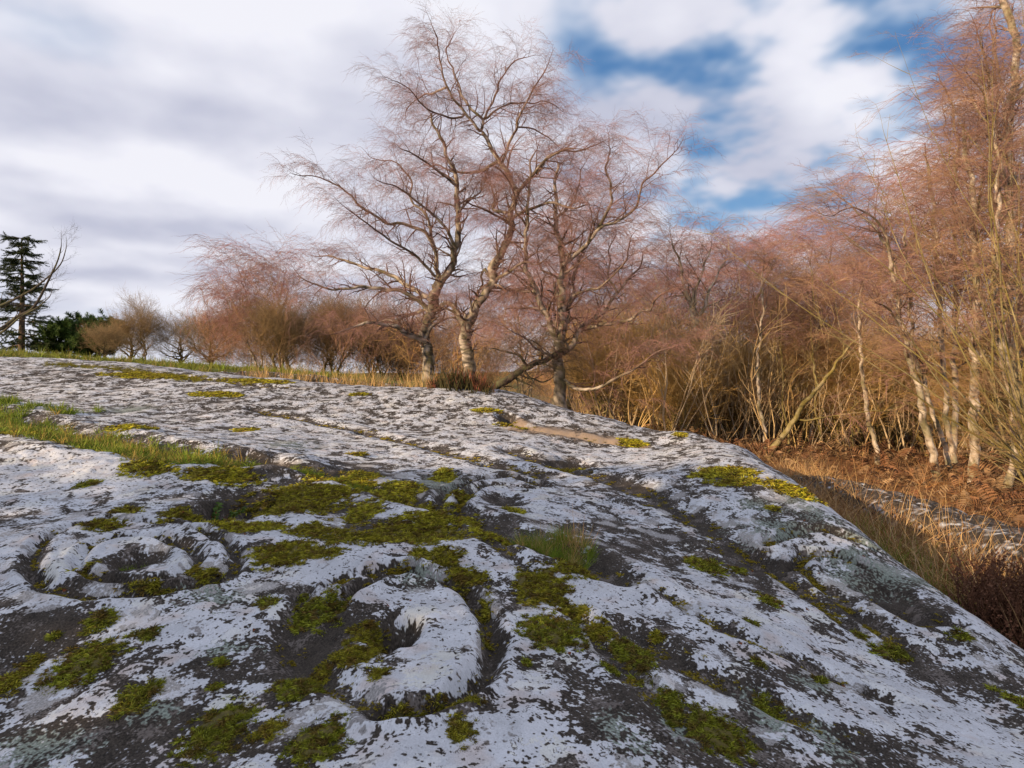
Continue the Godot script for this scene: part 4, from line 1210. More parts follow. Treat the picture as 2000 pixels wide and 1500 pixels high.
func make_moss() -> void:
	var tuft := moss_tuft()
	for c in MOSS:
		var a := moss_patch(c, int(c[4]), 1.25)
		var mid := Vector3(c[0], rock_h(c[0], c[1]), c[1])
		var o := thing("moss_cushion", mid, c[5], "moss", "moss cushions on the outcrop")
		# the felt of old moss, then the live shoots on it
		var m := MB.new()
		for ring in 9:
			for k in 28:
				var an := TAU * k / 28.0
				var r := ring / 8.0 * 0.95
				var x: float = c[0] + cos(an) * r * c[2]
				var z: float = c[1] + sin(an) * r * c[3]
				var e := n_mid.get_noise_2d(x * 14.0, z * 14.0) * 0.55
				var y := rock_h(x, z) + 0.016 * clampf(1.0 - pow(maxf(r + e * 2.1, 0.0), 2.0) * 1.9, -0.6, 1) * minf(1.0, c[2] * 9.0) - 0.004
				m.v.append(Vector3(x, y, z) - mid)
				m.n.append(Vector3.UP)
				var t := 0.7 + 0.5 * n_fine.get_noise_2d(x * 60.0, z * 60.0)
				m.c.append(Color(0.12 * t, 0.10 * t, 0.02 * t))
		for ring in 8:
			for k in 28:
				var p := ring * 28 + k
				var q := ring * 28 + (k + 1) % 28
				m.ix.append_array([p, p + 28, q, q, p + 28, q + 28])
		inst("felt", commit(m), M.leaf, o)
		for k in a[0].size(): a[0][k].origin -= mid
		tag(multi("shoots", tuft, M.leaf, a[0], a[1], o), "", "", "", "stuff")
	var where := []
	var tint := PackedColorArray()
	for c in SMALL_MOSS:
		var a := moss_patch(c, int(c[4]), 1.1)
		where.append_array(a[0])
		tint.append_array(a[1])
	# thin moss that follows the carved grooves
	for g in GROOVES:
		for k in 320:
			var n: int = (g.size() - 2) / 2
			var i := rng.randi_range(0, n - 2)
			var t := rng.randf()
			var x: float = lerpf(g[2 + i * 2], g[4 + i * 2], t) + rng.randfn(0, g[0] * 0.5)
			var z: float = lerpf(g[3 + i * 2], g[5 + i * 2], t) + rng.randfn(0, g[0] * 0.5)
			if n_mid.get_noise_2d(x * 6.0, z * 6.0) < 0.05: continue
			if x < -13.0 or z > -1.0: continue
			var s := clampf(-z / 2.6, 0.8, 2.2) * rng.randf_range(0.6, 1.2)
			where.append(Transform3D(Basis(Vector3.UP, rng.randf() * TAU).scaled(Vector3(s, s, s)), Vector3(x, rock_h(x, z) - 0.001, z)))
			var q := rng.randf_range(0.6, 1.2)
			tint.append(Color(0.27 * q, 0.22 * q, 0.02 * q))
	var o2 := multi("moss", tuft, M.leaf, where, tint, self)
	tag(o2, "thin scattered moss in the cracks and grooves of the outcrop", "moss", "", "stuff")

func along(line: Array, count: int, wide: float, f: Callable) -> void:
	for k in count:
		var i := rng.randi_range(0, line.size() / 2 - 2)
		var t := rng.randf()
		f.call(lerpf(line[i * 2], line[i * 2 + 2], t) + rng.randfn(0, wide), lerpf(line[i * 2 + 1], line[i * 2 + 3], t) + rng.randfn(0, wide))

func upright(x: float, z: float, s: float, tilt := 0.15) -> Transform3D:
	return Transform3D(Basis(Vector3.UP, rng.randf() * TAU).rotated(Vector3.RIGHT, rng.randfn(0, tilt)).scaled(Vector3(s, s * rng.randf_range(0.7, 1.3), s)), Vector3(x, top_h(x, z) - 0.005, z))

func jitter(c: Color, k := 0.3) -> Color:
	var t := rng.randf_range(1.0 - k, 1.0 + k)
	return Color(c.r * t, c.g * t, c.b * t)

func make_grass() -> void:
	var green := grass_tuft(22, 0.085, 0.0036, 0.9, 0.9, 0.035)
	var wiry := grass_tuft(26, 0.16, 0.0024, 0.8, 0.8, 0.03)
	var straw := grass_tuft(22, 0.42, 0.0042, 1.6, 1.7, 0.07)
	var stalks := grass_tuft(7, 0.40, 0.004, 0.45, 0.35, 0.08)
	var gcol := Color(0.15, 0.22, 0.025)
	var where := []
	var tint := PackedColorArray()
	along(GRASS_GULLY, 2600, 0.13, func(x, z):
		where.append(upright(x, z, rng.randf_range(0.6, 1.6), 0.3))
		tint.append(jitter(gcol if rng.randf() < 0.7 else Color(0.30, 0.24, 0.07))))
	along(GRASS_CRACK, 260, 0.06, func(x, z):
		where.append(upright(x, z, rng.randf_range(0.4, 0.8)))
		tint.append(jitter(gcol)))
	for k in 900:
		var x := rng.randf_range(-6.6, -4.4)
		var z := rng.randf_range(-8.2, -6.4)
		if n_big.get_noise_2d(x * 2.0, z * 2.0) + (x + 5.6) * -0.6 < 0.0: continue
		where.append(upright(x, z, rng.randf_range(0.8, 1.7)))
		tint.append(jitter(gcol))
	var o: Node3D = multi("grass", green, M.leaf, where, tint, self)
	tag(o, "short green grass filling the gully behind the left hump", "grass", "", "stuff")

	# wiry clump in the middle of the slope
	where = []
	tint = PackedColorArray()
	for k in 150:
		var a := rng.randf() * TAU
		var r := sqrt(rng.randf())
		where.append(upright(CENTRE_GRASS[0] + cos(a) * r * CENTRE_GRASS[2], CENTRE_GRASS[1] + sin(a) * r * CENTRE_GRASS[3] * 0.8, rng.randf_range(0.35, 0.75), 0.35))
		tint.append(jitter(gcol if rng.randf() < 0.85 else Color(0.42, 0.30, 0.15)))
	o = merged("grass_tuft", wiry, M.leaf, where, tint)
	tag(o, "bright green grass tuft with straw tips growing mid slope at picture centre", "grass")
	where = []
	tint = PackedColorArray()
	for k in 14:
		where.append(upright(CENTRE_GRASS[0] + 0.10 + rng.randfn(0, 0.05), CENTRE_GRASS[1] - 0.05 + rng.randfn(0, 0.04), rng.randf_range(0.4, 0.6)))
		tint.append(jitter(Color(0.42, 0.29, 0.15)))
	o = merged("dry_grass_tuft", stalks, M.leaf, where, tint)
	tag(o, "few thin straw stalks leaning out of the central grass tuft", "grass")
	var cups := ["small green grass tuft inside the left carved cup", "grass growing inside the dark fern filled hole", "few grass blades with dead leaves in the cup of the central ring"]
	for k in 3:
		where = []
		tint = PackedColorArray()
		for i in [26, 34, 7][k]:
			where.append(upright(CUP_GRASS[k * 2] + rng.randfn(0, [0.045, 0.06, 0.02][k]), CUP_GRASS[k * 2 + 1] + rng.randfn(0, 0.03), rng.randf_range(0.4, 0.8) * [0.8, 1.0, 0.6][k], 0.3))
			tint.append(jitter(gcol))
		o = merged("grass_tuft", green, M.leaf, where, tint)
		tag(o, cups[k], "grass", "grass tufts in the carved cups")

	# dry bents behind the ridge
	where = []
	tint = PackedColorArray()
	for k in 520:
		var t := rng.randf()
		var x := lerpf(-5.0, -1.1, t) + rng.randfn(0, 0.1)
		var z := lerpf(-12.9, -12.1, t) + rng.randfn(0, 0.22)
		if n_mid.get_noise_2d(x * 1.7, z * 1.7) < 0.0: continue
		where.append(upright(x, z, rng.randf_range(0.55, 1.15)))
		tint.append(jitter(Color(0.56, 0.40, 0.23) if rng.randf() < 0.75 else Color(0.17, 0.18, 0.035)))
	for k in 120:
		var x := rng.randf_range(-13.0, -3.5)
		var z := rng.randf_range(-14.6, -12.6) + (x + 4.0) * 0.12
		where.append(upright(x, z, rng.randf_range(0.3, 0.7)))
		tint.append(jitter(Color(0.50, 0.35, 0.20)))
	o = multi("dry_grass", stalks, M.leaf, where, tint, self)
	tag(o, "straw coloured bents along the crest behind the outcrop", "grass", "", "stuff")
	# grass bank behind, left
	where = []
	tint = PackedColorArray()
	for k in 2600:
		var x := rng.randf_range(-22, -4)
		var z := rng.randf_range(-24, -13.2)
		if rng.randf() < clampf((x + 8.0) * 0.15, 0, 0.8): continue
		where.append(upright(x, z, rng.randf_range(1.5, 3.0)))
		tint.append(jitter(gcol).lerp(Color(0.2, 0.16, 0.05), rng.randf() * 0.6))
	along(FAR_GRASS, 500, 0.12, func(x, z):
		where.append(upright(x, z, rng.randf_range(0.5, 0.9)))
		tint.append(jitter(Color(0.16, 0.16, 0.02))))
	o = multi("grass", green, M.leaf, where, tint, self)
	tag(o, "green and yellow grass on the bank beyond the outcrop at left", "grass", "", "stuff")

	# bank between the outcrop and the right slab: green below, bleached bents above
	where = []
	tint = PackedColorArray()
	for k in 3600:
		var x := rng.randf_range(2.6, 4.7)
		var z := rng.randf_range(-10.4, -2.4)
		var y := top_h(x, z)
		if rock_h(x, z) > ground_h(x, z) + 0.02: continue
		if n_mid.get_noise_2d(x * 1.6, z * 1.6) + rng.randf_range(-0.3, 0.3) < -0.16: continue
		where.append(upright(x, z, rng.randf_range(0.5, 1.45), 0.7))
		var c := Color(0.34, 0.22, 0.12).lerp(Color(0.52, 0.38, 0.23), rng.randf())
		if rng.randf() < 0.3: c = Color(0.22, 0.11, 0.045)
		tint.append(jitter(c))
	for k in 700:
		var x := rng.randf_range(4.9, 8.5)
		var z := rng.randf_range(-12.0, -5.0)
		if n_mid.get_noise_2d(x * 1.3, z * 1.3) < 0.0: continue
		where.append(upright(x, z, rng.randf_range(0.5, 1.2), 0.6))
		tint.append(jitter(Color(0.40, 0.26, 0.14).lerp(Color(0.20, 0.09, 0.04), rng.randf())))
	o = multi("dry_grass", straw, M.leaf, where, tint, self)
	tag(o, "matted bleached grass between the outcrop and the right slab", "grass", "", "stuff")
	where = []
	tint = PackedColorArray()
	for k in 420:
		var x := rng.randf_range(2.6, 3.7)
		var z := rng.randf_range(-7.0, -2.4)
		if rock_h(x, z) > ground_h(x, z) + 0.02: continue
		where.append(upright(x, z, rng.randf_range(0.8, 2.0), 0.3))
		tint.append(jitter(gcol))
	o = multi("grass", wiry, M.leaf, where, tint, self)
	tag(o, "dark green grass at the foot of the right side of the outcrop", "grass", "", "stuff")

func make_undergrowth() -> void:
	# bracken and bramble litter on the floor of the wood
	var frond := MB.new()
	for k in 11:
		var t := k / 11.0
		for s in [-1.0, 1.0]:
			blade(frond, Vector3(t * 0.55, 0.12 * sin(t * 2.6), 0), Vector3(0.45, 0.05, s).normalized(), 0.2 * (1.05 - t), 0.03, 0.8, 3, Color(1, 1, 1) * rng.randf_range(0.7, 1.2))
	white_tube(frond, PackedVector3Array([Vector3.ZERO, Vector3(0.28, 0.11, 0), Vector3(0.6, 0.05, 0)]), PackedFloat32Array([0.005, 0.004, 0.002]))
	var fm := commit(frond)
	var where := []
	var tint := PackedColorArray()
	for k in 5200:
		var x := rng.randf_range(3.2, 19.0)
		var z := rng.randf_range(-26.0, -7.0)
		if x < 5.0 and z > -11.5: continue
		if x > -z * 0.95: continue
		var t := upright(x, z, rng.randf_range(0.4, 0.85), 0.7)
		t.origin.y += rng.randf_range(0.0, 0.25)
		where.append(t)
		tint.append(jitter(Color(0.15, 0.07, 0.035).lerp(Color(0.28, 0.185, 0.10), pow(rng.randf(), 1.6)), 0.45))
	var o := multi("bracken", fm, M.leaf, where, tint, self)
	tag(o, "rust brown dead bracken over the floor of the right wood", "bracken", "", "stuff")
	# thicket of thin stems and twigs that fills the wood
	where = []
	tint = PackedColorArray()
	for k in 1500:
		var z := rng.randf_range(-46.0, -17.0)
		var x := rng.randf_range(-0.16, 0.86) * -z
		var lim := 1.6 + 1.1 * n_big.get_noise_2d(x * 0.25, z * 0.25) - z * 0.035
		if x < 0.06 * -z: lim *= 0.7
		var y := rng.randf() * lim
		var p := Vector3(x, ground_h(x, z) + y, z)
		where.append(aim(p, Vector3(rng.randf_range(-0.7, 0.7), rng.randf_range(0.2, 1.2), rng.randf_range(-0.6, 0.6)).normalized(), rng.randf_range(1.0, 2.0), true))
		var c := Color(0.50, 0.34, 0.115).lerp(Color(0.50, 0.27, 0.12), rng.randf())
		tint.append(jitter(c, 0.35))
	o = multi("thicket", M.up_spray, M.twig, where, tint, self)
	tag(o, "golden brown thicket of bare stems filling the wood behind", "thicket", "", "stuff")
	# the thicker stems of that thicket, a few bends and forks each
	var sm := MB.new()
	for e in 3:
		var p := Vector3(rng.randfn(0, 0.08), 0, rng.randfn(0, 0.08))
		var d := Vector3(rng.randfn(0, 0.25), 1, rng.randfn(0, 0.25)).normalized()
		var pts := PackedVector3Array([p])
		var rs := PackedFloat32Array([0.016])
		for i in 8:
			d = (d + Vector3(rng.randfn(0, 0.12), 0.05, rng.randfn(0, 0.12))).normalized()
			p += d * 0.3
			pts.append(p)
			rs.append(0.016 - 0.0015 * i)
			if i > 1: side_twig(sm, p, (d + Vector3(rng.randfn(0, 0.7), 0.2, rng.randfn(0, 0.7))).normalized(), rng.randf_range(0.4, 0.9), -0.1, 0.006, 2)
		white_tube(sm, pts, rs)
	where = []
	tint = PackedColorArray()
	for k in 800:
		var z := rng.randf_range(-34.0, -14.0)
		var x := rng.randf_range(0.10, 0.80) * -z
		if x < 3.0 and z > -15.0: continue
		where.append(Transform3D(Basis(Vector3.UP, rng.randf() * TAU).rotated(Vector3.BACK, rng.randfn(0, 0.15)).scaled(Vector3.ONE * rng.randf_range(0.6, 1.25)), on_ground(x, z)))
		tint.append(jitter(Color(0.48, 0.33, 0.13).lerp(Color(0.40, 0.33, 0.24), rng.randf()), 0.3))
	o = multi("thicket", commit(sm), M.twig, where, tint, self)
	tag(o, "many thin upright golden stems crowded between the trees of the wood", "thicket", "", "stuff")
	# lower thicket behind the birches on the crest
	where = []
	tint = PackedColorArray()
	for k in 1300:
		var z := rng.randf_range(-30.0, -18.0)
		var x := rng.randf_range(-0.46, -0.02) * -z
		var lim := 1.5 + 0.9 * n_big.get_noise_2d(x * 0.3, z * 0.3) + (x / -z + 0.46) * 1.6
		var p := Vector3(x, ground_h(x, z) + rng.randf() * lim, z)
		where.append(aim(p, Vector3(rng.randf_range(-0.7, 0.7), rng.randf_range(0.2, 1.2), rng.randf_range(-0.6, 0.6)).normalized(), rng.randf_range(0.8, 1.6), true))
		tint.append(jitter(Color(0.24, 0.165, 0.08).lerp(Color(0.28, 0.15, 0.085), rng.randf()), 0.35))
	o = multi("thicket", M.up_spray, M.twig, where, tint, self)
	tag(o, "brown scrub of bare twigs behind the birches on the crest", "thicket", "", "stuff")

# ---------------------------------------------------------------- trees
func free_limbs(height: float, r: float, n: int, lean: Vector2, low: float, spread_: float, stems := 1, rise := 0.7) -> Array:
	var a := []
	for s in stems:
		var trunk := []
		var p := Vector3(rng.randf_range(-0.1, 0.1) * (stems - 1), 0, rng.randf_range(-0.1, 0.1) * (stems - 1))
		var ln := lean + (Vector2(rng.randf_range(-1, 1), rng.randf_range(-1, 1)) * 0.32 if stems > 1 else Vector2.ZERO)
		var hs := height * rng.randf_range(0.75, 1.0) if s else height
		for i in 8:
			var t := i / 7.0
			trunk.append_array([p.x, p.y, p.z, r * (1.0 - 0.82 * t)])
			p += Vector3(ln.x + rng.randfn(0, 0.1), 1, ln.y + rng.randfn(0, 0.1)) * hs / 7.0
		a.append(trunk)
		for k in n:
			var t := lerpf(low, 0.92, (k + rng.randf() * 0.6) / n)
			var i := mini(int(t * 7), 6)
			var f := t * 7 - i
			var q := Vector3(lerpf(trunk[i * 4], trunk[i * 4 + 4], f), lerpf(trunk[i * 4 + 1], trunk[i * 4 + 5], f), lerpf(trunk[i * 4 + 2], trunk[i * 4 + 6], f))
			var ang := k * 2.4 + rng.randf() * 0.8
			var d := Vector3(cos(ang), rise, sin(ang)).normalized()
			var L := spread_ * (1.15 - t * 0.7) * rng.randf_range(0.7, 1.2)
			var limb := []
			var r0: float = trunk[i * 4 + 3] * 0.55
			for e in 5:
				limb.append_array([q.x, q.y, q.z, r0 * (1.0 - 0.18 * e)])
				d = (d + Vector3(rng.randfn(0, 0.2), rng.randfn(0.08, 0.18), rng.randfn(0, 0.2))).normalized()
				q += d * L / 4
			a.append(limb)
	return a

func again(t: Node3D, label: String, at: Vector3, turn: float, s: float) -> Node3D:
	var base := String(t.name)
	var cut := base.rfind("_")
	if cut > 0 and base.substr(cut + 1).is_valid_int(): base = base.substr(0, cut)
	var c: Node3D = t.duplicate()
	c.name = named(base)
	add_child(c)
	c.transform = Transform3D(Basis(Vector3.UP, turn).scaled(Vector3(s, s, s)), at)
	c.set_meta("label", label)
	return c

func on_ground(x: float, z: float) -> Vector3:
	return Vector3(x, ground_h(x, z) - 0.03, z)

func make_trees() -> void:
	var weep := twig_spray(0.62, 10, 0.34, 0.5, 0.0024)
	var fine := twig_spray(0.55, 10, 0.30, 0.25, 0.0024, 0.05)
	M.up_spray = twig_spray(0.75, 10, 0.36, -0.05, 0.0032, 0.0)
	var rosy := Color(0.34, 0.185, 0.185)
	var big := {"bark": 0, "levels": 2, "kids": 1, "tips": 1, "every": 0.14, "reach": 0.72, "wander": 0.28, "rise": 0.10, "droop": 0.10, "twig": 0.66, "tint_b": Color(0.24, 0.15, 0.105), "spray": weep, "tint": rosy, "gnarl": 0.05, "clear": 1.0, "chance": 0.8, "keep": 0.28}
	tree("birch_tree", "tallest birch at centre with forked trunk and crooked pale crown stem", "tree", "birches on the crest", Vector3(-.851, .82, -13), CENTRE_BIRCH, big)
	tree("birch_tree", "birch left of centre with long limbs sweeping out to the left", "tree", "birches on the crest", Vector3(-1.717, .979, -13.6), LEFT_BIRCH, big)
	tree("birch_tree", "many stemmed birch right of centre with low limbs reaching right", "tree", "birches on the crest", Vector3(.912, .467, -12.6), RIGHT_BIRCH, big)
	tree("leaning_trunk", "dark dead trunk leaning between the centre birches", "dead tree", "", Vector3(-.334, .809, -12.4), LEANING_TRUNK,
		{"bark": 3, "levels": 2, "kids": 1, "tips": 1, "every": 0.3, "reach": 0.6, "wander": 0.3, "rise": 0.0, "droop": 0.1, "twig": 0.6, "spray": fine, "tint": Color(0.12, 0.09, 0.06), "clear": 0.5, "gnarl": 0.08})

	var slim := {"bark": 5, "levels": 2, "kids": 1, "tips": 1, "every": 0.2, "reach": 0.95, "wander": 0.22, "rise": 0.16, "droop": 0.08, "twig": 0.8, "tint_b": Color(0.36, 0.25, 0.13), "spray": fine, "tint": rosy, "clear": 2.2, "gnarl": 0.04, "chance": 0.8, "keep": 0.3}
	var rw := [RIGHT_WOOD_1, RIGHT_WOOD_2, RIGHT_WOOD_3, RIGHT_WOOD_4, RIGHT_WOOD_5]
	var rp := [Vector3(7.054, -.651, -11), Vector3(7.547, -.58, -11.4), Vector3(7.368, -.55, -10.6), Vector3(8.055, -.617, -12), Vector3(7.773, -.531, -10.2)]
	var rl := ["white birch leaning left at the left of the right hand group", "thin white birch just right of the leaning white one", "stout upright grey white birch in the right hand group", "slim straight birch behind the stout one at right", "tallest right hand birch reaching the top right corner"]
	for k in 5:
		tree("birch_tree", rl[k], "tree", "birches of the right wood", rp[k], rw[k], slim)
	var mid := slim.duplicate()
	mid.merge({"keep": 0.2, "twig": 1.05, "reach": 1.1, "every": 0.24, "bark": 5, "clear": 2.6, "spray": weep}, true)
	var olive := mid.duplicate()
	olive.merge({"bark": 2, "gnarl": 0.05}, true)
	var mw := [MIDDLE_WOOD_1, MIDDLE_WOOD_2, MIDDLE_WOOD_3, MIDDLE_WOOD_4, MIDDLE_WOOD_5, MIDDLE_WOOD_6, MIDDLE_WOOD_7]
	var mp := [Vector3(5.195, -.544, -17), Vector3(5.82, -.593, -18), Vector3(5.356, -.509, -14), Vector3(6.331, -.478, -16), Vector3(6.732, -.443, -15), Vector3(5.034, -.401, -13), Vector3(7.185, -.801, -13)]
	var ml := ["spreading birch with rosy crown, left of the gap of blue sky", "bent olive tree beside the spreading rosy one", "thin white stem rising just behind the outcrop edge", "very thin white stem right of that behind the outcrop edge", "slender reddish birch stem in the middle of the wood", "mossy trunk leaning right, just behind the outcrop edge", "crooked white birch left of the right hand group"]
	for k in 7:
		tree("birch_tree" if k in [0, 2, 3, 4, 6] else "bare_tree", ml[k], "tree", "trees of the middle wood", mp[k], mw[k], olive if k in [1, 5] else mid)

	# sallow at the right edge: long straight olive shoots fanning out
	var shoots := []
	for k in 40:
		var p := Vector3(rng.randf_range(-0.4, 0.4), 0.1, rng.randf_range(-0.5, 0.5))
		var a := 0.5 + 1.0 * sqrt(rng.randf())
		var L := rng.randf_range(3.2, 6.6) * (0.75 + 0.3 * sin(a))
		var d := Vector3(-cos(a), sin(a) * 1.0, rng.randf_range(-0.45, 0.45)).normalized()
		if k % 6 == 0: d.x = absf(d.x) * 0.4
		if k == 0: d = Vector3(-0.1, 1, 0).normalized()
		var l := []
		var r := rng.randf_range(0.011, 0.023)
		for e in 8:
			l.append_array([p.x, p.y, p.z, r * (1.0 - 0.118 * e)])
			d = (d + Vector3(rng.randfn(0, 0.10), 0.05 + rng.randfn(0, 0.08), rng.randfn(0, 0.10))).normalized()
			p += d * L / 7.0
		shoots.append(l)
	tree("sallow_bush", "olive sallow with long straight bare shoots fanning left at the right edge", "bush", "", on_ground(7.5, -9.0), shoots,
		{"bark": 2, "levels": 1, "kids": 1, "tips": 1, "every": 0.42, "reach": 1.0, "wander": 0.1, "rise": 0.12, "droop": -0.02, "twig": 0.55, "spray": fine, "tint": Color(0.40, 0.25, 0.14), "clear": 0.8, "forward": 1.1, "keep": 0.3})

	# slim upright birches that fill the right edge
	var edge := slim.duplicate()
	edge.merge({"reach": 0.8, "every": 0.22, "tint": Color(0.36, 0.235, 0.15), "tint_b": Color(0.34, 0.19, 0.17), "keep": 0.15}, true)
	var ep := [[7.45, -10.0, 6.6, -0.03, "slim golden birch between the stout one and the tallest at right"], [8.9, -11.6, 8.2, -0.02, "tall slim birch close behind the tallest right hand birch"], [8.3, -12.6, 7.4, 0.01, "thin upright birch behind the stout grey white one"], [9.6, -12.2, 8.6, -0.04, "outermost slim birch at the right edge"]]
	for e in ep:
		tree("birch_tree", e[4], "tree", "birches of the right wood", on_ground(e[0], e[1]), free_limbs(e[2], 0.062, 11, Vector2(e[3], 0), 0.3, 1.3, 1, 1.5), edge)

	# trees of the background
	var back := {"bark": 5, "levels": 2, "kids": 1, "tips": 1, "every": 0.3, "reach": 1.3, "wander": 0.22, "rise": 0.14, "droop": 0.12, "twig": 1.5, "spray": weep, "tint": Color(0.38, 0.18, 0.185), "tint_b": Color(0.34, 0.21, 0.14), "clear": 2.2, "gnarl": 0.04, "keep": 0.21}
	var t1 := tree("birch_tree", "twin stemmed rosy birch standing over the scrub left of the crest birches", "tree", "far birches", on_ground(-7.36, -21.00), free_limbs(3.1, 0.055, 9, Vector2(-0.03, 0), 0.35, 1.1, 2), back)
	var t2 := tree("birch_tree", "rosy birch behind the wood, first right of the many stemmed birch", "tree", "far birches", on_ground(4.91, -22.00), free_limbs(5.2, 0.08, 12, Vector2(0.02, 0), 0.3, 1.8), back)
	var far_birch := [[10.35, -24.00, 1.15, "rosy birch crown just left of the right hand group, below blue sky"], [9.61, -26.00, 1.2, "far rosy birch right of the spreading one"], [9.85, -20.00, 1.1, "far birch behind the crooked white one"], [10.53, -19.00, 1.25, "far birch behind the leaning white one"], [7.48, -27.00, 1.2, "far birch behind the spreading rosy one"], [4.60, -26.00, 1.05, "far birch behind the low right limbs of the many stemmed birch"], [0.44, -19.00, 1.0, "reddish birch directly behind the centre birches"], [1.69, -20.00, 1.15, "reddish birch behind the many stemmed birch"], [7.44, -23.00, 1.05, "rosy far birch above the bent olive tree"], [11.32, -15.00, 1.45, "far birch behind the tallest right hand one"]]
	for f in far_birch:
		again(t2 if rng.randf() < 0.75 else t1, f[3], on_ground(f[0], f[1]), rng.randf() * TAU, f[2])
	again(t1, "smaller rosy birch at the left end of the scrub", on_ground(-7.6, -20.00), 0.3, 0.6)
	var scrub := {"bark": 1, "levels": 2, "kids": 1, "tips": 1, "every": 0.2, "reach": 0.7, "wander": 0.28, "rise": 0.2, "droop": 0.0, "twig": 0.75, "spray": M.up_spray, "tint": Color(0.25, 0.175, 0.09), "clear": 0.5, "gnarl": 0.08, "keep": 0.22}
	var s1 := tree("bare_tree", "round bare oak seen against the pale sky left of the scrub", "tree", "bare trees on the left skyline", on_ground(-12.51, -25.00), free_limbs(1.25, 0.08, 10, Vector2(0.05, 0), 0.2, 1.0, 1, 0.6), scrub)
	again(s1, "smaller bare oak just right of the pine", on_ground(-13.76, -24.00), 1.4, 0.9)
	again(s1, "bare oak between the round one and the scrub", on_ground(-10.81, -24.00), 3.0, 1.1)
	again(s1, "bare brown bush in front of the pine", on_ground(-13.46, -22.00), 4.0, 0.62)
	var s2 := tree("bare_tree", "tall sparse bare tree between the pine and the round oak", "tree", "bare trees on the left skyline", on_ground(-13.21, -24.00), free_limbs(1.7, 0.035, 6, Vector2(-0.05, 0), 0.3, 0.6, 2, 1.2), scrub)
	var s3 := tree("hazel_bush", "brown many stemmed bush left of the crest birches", "bush", "brown bushes behind the crest", on_ground(-5.54, -20.00), free_limbs(1.7, 0.04, 6, Vector2(0, 0), 0.2, 0.9, 4, 1.0), scrub)
	again(s3, "brown many stemmed bush behind the left birch's lowest limb", on_ground(-4.36, -21.00), 1.0, 0.95)
	again(s3, "brown many stemmed bush under the rosy twin birch", on_ground(-6.44, -19.00), 2.4, 0.85)
	again(s3, "brown many stemmed bush behind the centre birch trunks", on_ground(-3.72, -23.00), 4.0, 1.0)
	var golden := scrub.duplicate()
	golden.merge({"bark": 2, "tint": Color(0.50, 0.33, 0.12), "twig": 0.9, "keep": 0.10}, true)
	var s4 := tree("hazel_bush", "golden brown bush behind the ridge right of the many stemmed birch", "bush", "golden bushes of the wood", on_ground(2.46, -16.00), free_limbs(2.0, 0.04, 6, Vector2(0, 0), 0.15, 1.0, 5, 1.0), golden)
	var gb := [[3.66, -17.00, 1.0, "golden bush left of the spreading rosy birch"], [3.93, -15.00, 0.8, "low golden bush in front of the spreading rosy birch"], [5.89, -17.00, 1.0, "golden bush under the bent olive tree"], [7.20, -17.00, 1.1, "golden bush behind the thin white stems"], [7.64, -16.00, 1.0, "golden bush right of the slender reddish stem"], [7.85, -15.00, 0.9, "golden bush at the foot of the crooked white birch"], [8.78, -15.00, 1.0, "golden bush behind the leaning white birch"], [10.24, -14.00, 1.1, "golden bush behind the tallest right hand birch"], [1.96, -17.00, 0.8, "low golden bush right beside the many stemmed birch"]]
	for g in gb:
		again(s4, g[3], on_ground(g[0], g[1]), rng.randf() * TAU, g[2])
	# thin poles
	var pole := {"bark": 2, "levels": 1, "kids": 1, "tips": 1, "every": 0.5, "reach": 0.7, "wander": 0.15, "rise": 0.25, "droop": 0.0, "twig": 0.8, "spray": fine, "tint": Color(0.26, 0.15, 0.08), "clear": 1.2}
	var pl := tree("sapling", "straight thin sapling, first of the row behind the outcrop edge", "sapling", "thin straight saplings in the wood", on_ground(6.14, -15.00), free_limbs(3.4, 0.022, 4, Vector2(0, 0), 0.4, 0.7, 1, 1.6), pole)
	var names := ["second", "third", "fourth", "fifth", "sixth", "seventh", "eighth", "ninth", "tenth", "eleventh", "twelfth"]
	var xs := [5.91, 6.51, 7.11, 6.45, 7.06, 6.60, 7.26, 7.99, 7.27, 8.03, 7.30]
	for k in 11:
		again(pl, "straight thin sapling, %s of the row behind the outcrop edge counted from left" % names[k], on_ground(xs[k], -14.2 - (k * 7 % 5) * 0.6), rng.randf() * TAU, rng.randf_range(0.75, 1.1))
	# bare branches reaching in at the left edge
	tree("bare_tree", "bare dark branches reaching in from the left edge", "tree", "", Vector3(-12.5, 1.323, -14), EDGE_TREE,
		{"bark": 3, "levels": 1, "kids": 1, "tips": 1, "every": 0.4, "reach": 0.5, "wander": 0.14, "rise": 0.25, "droop": -0.05, "twig": 0.5, "spray": M.up_spray, "tint": Color(0.08, 0.07, 0.06), "clear": 0.4, "keep": 0.22})
	make_conifers()
	make_shade_trees()

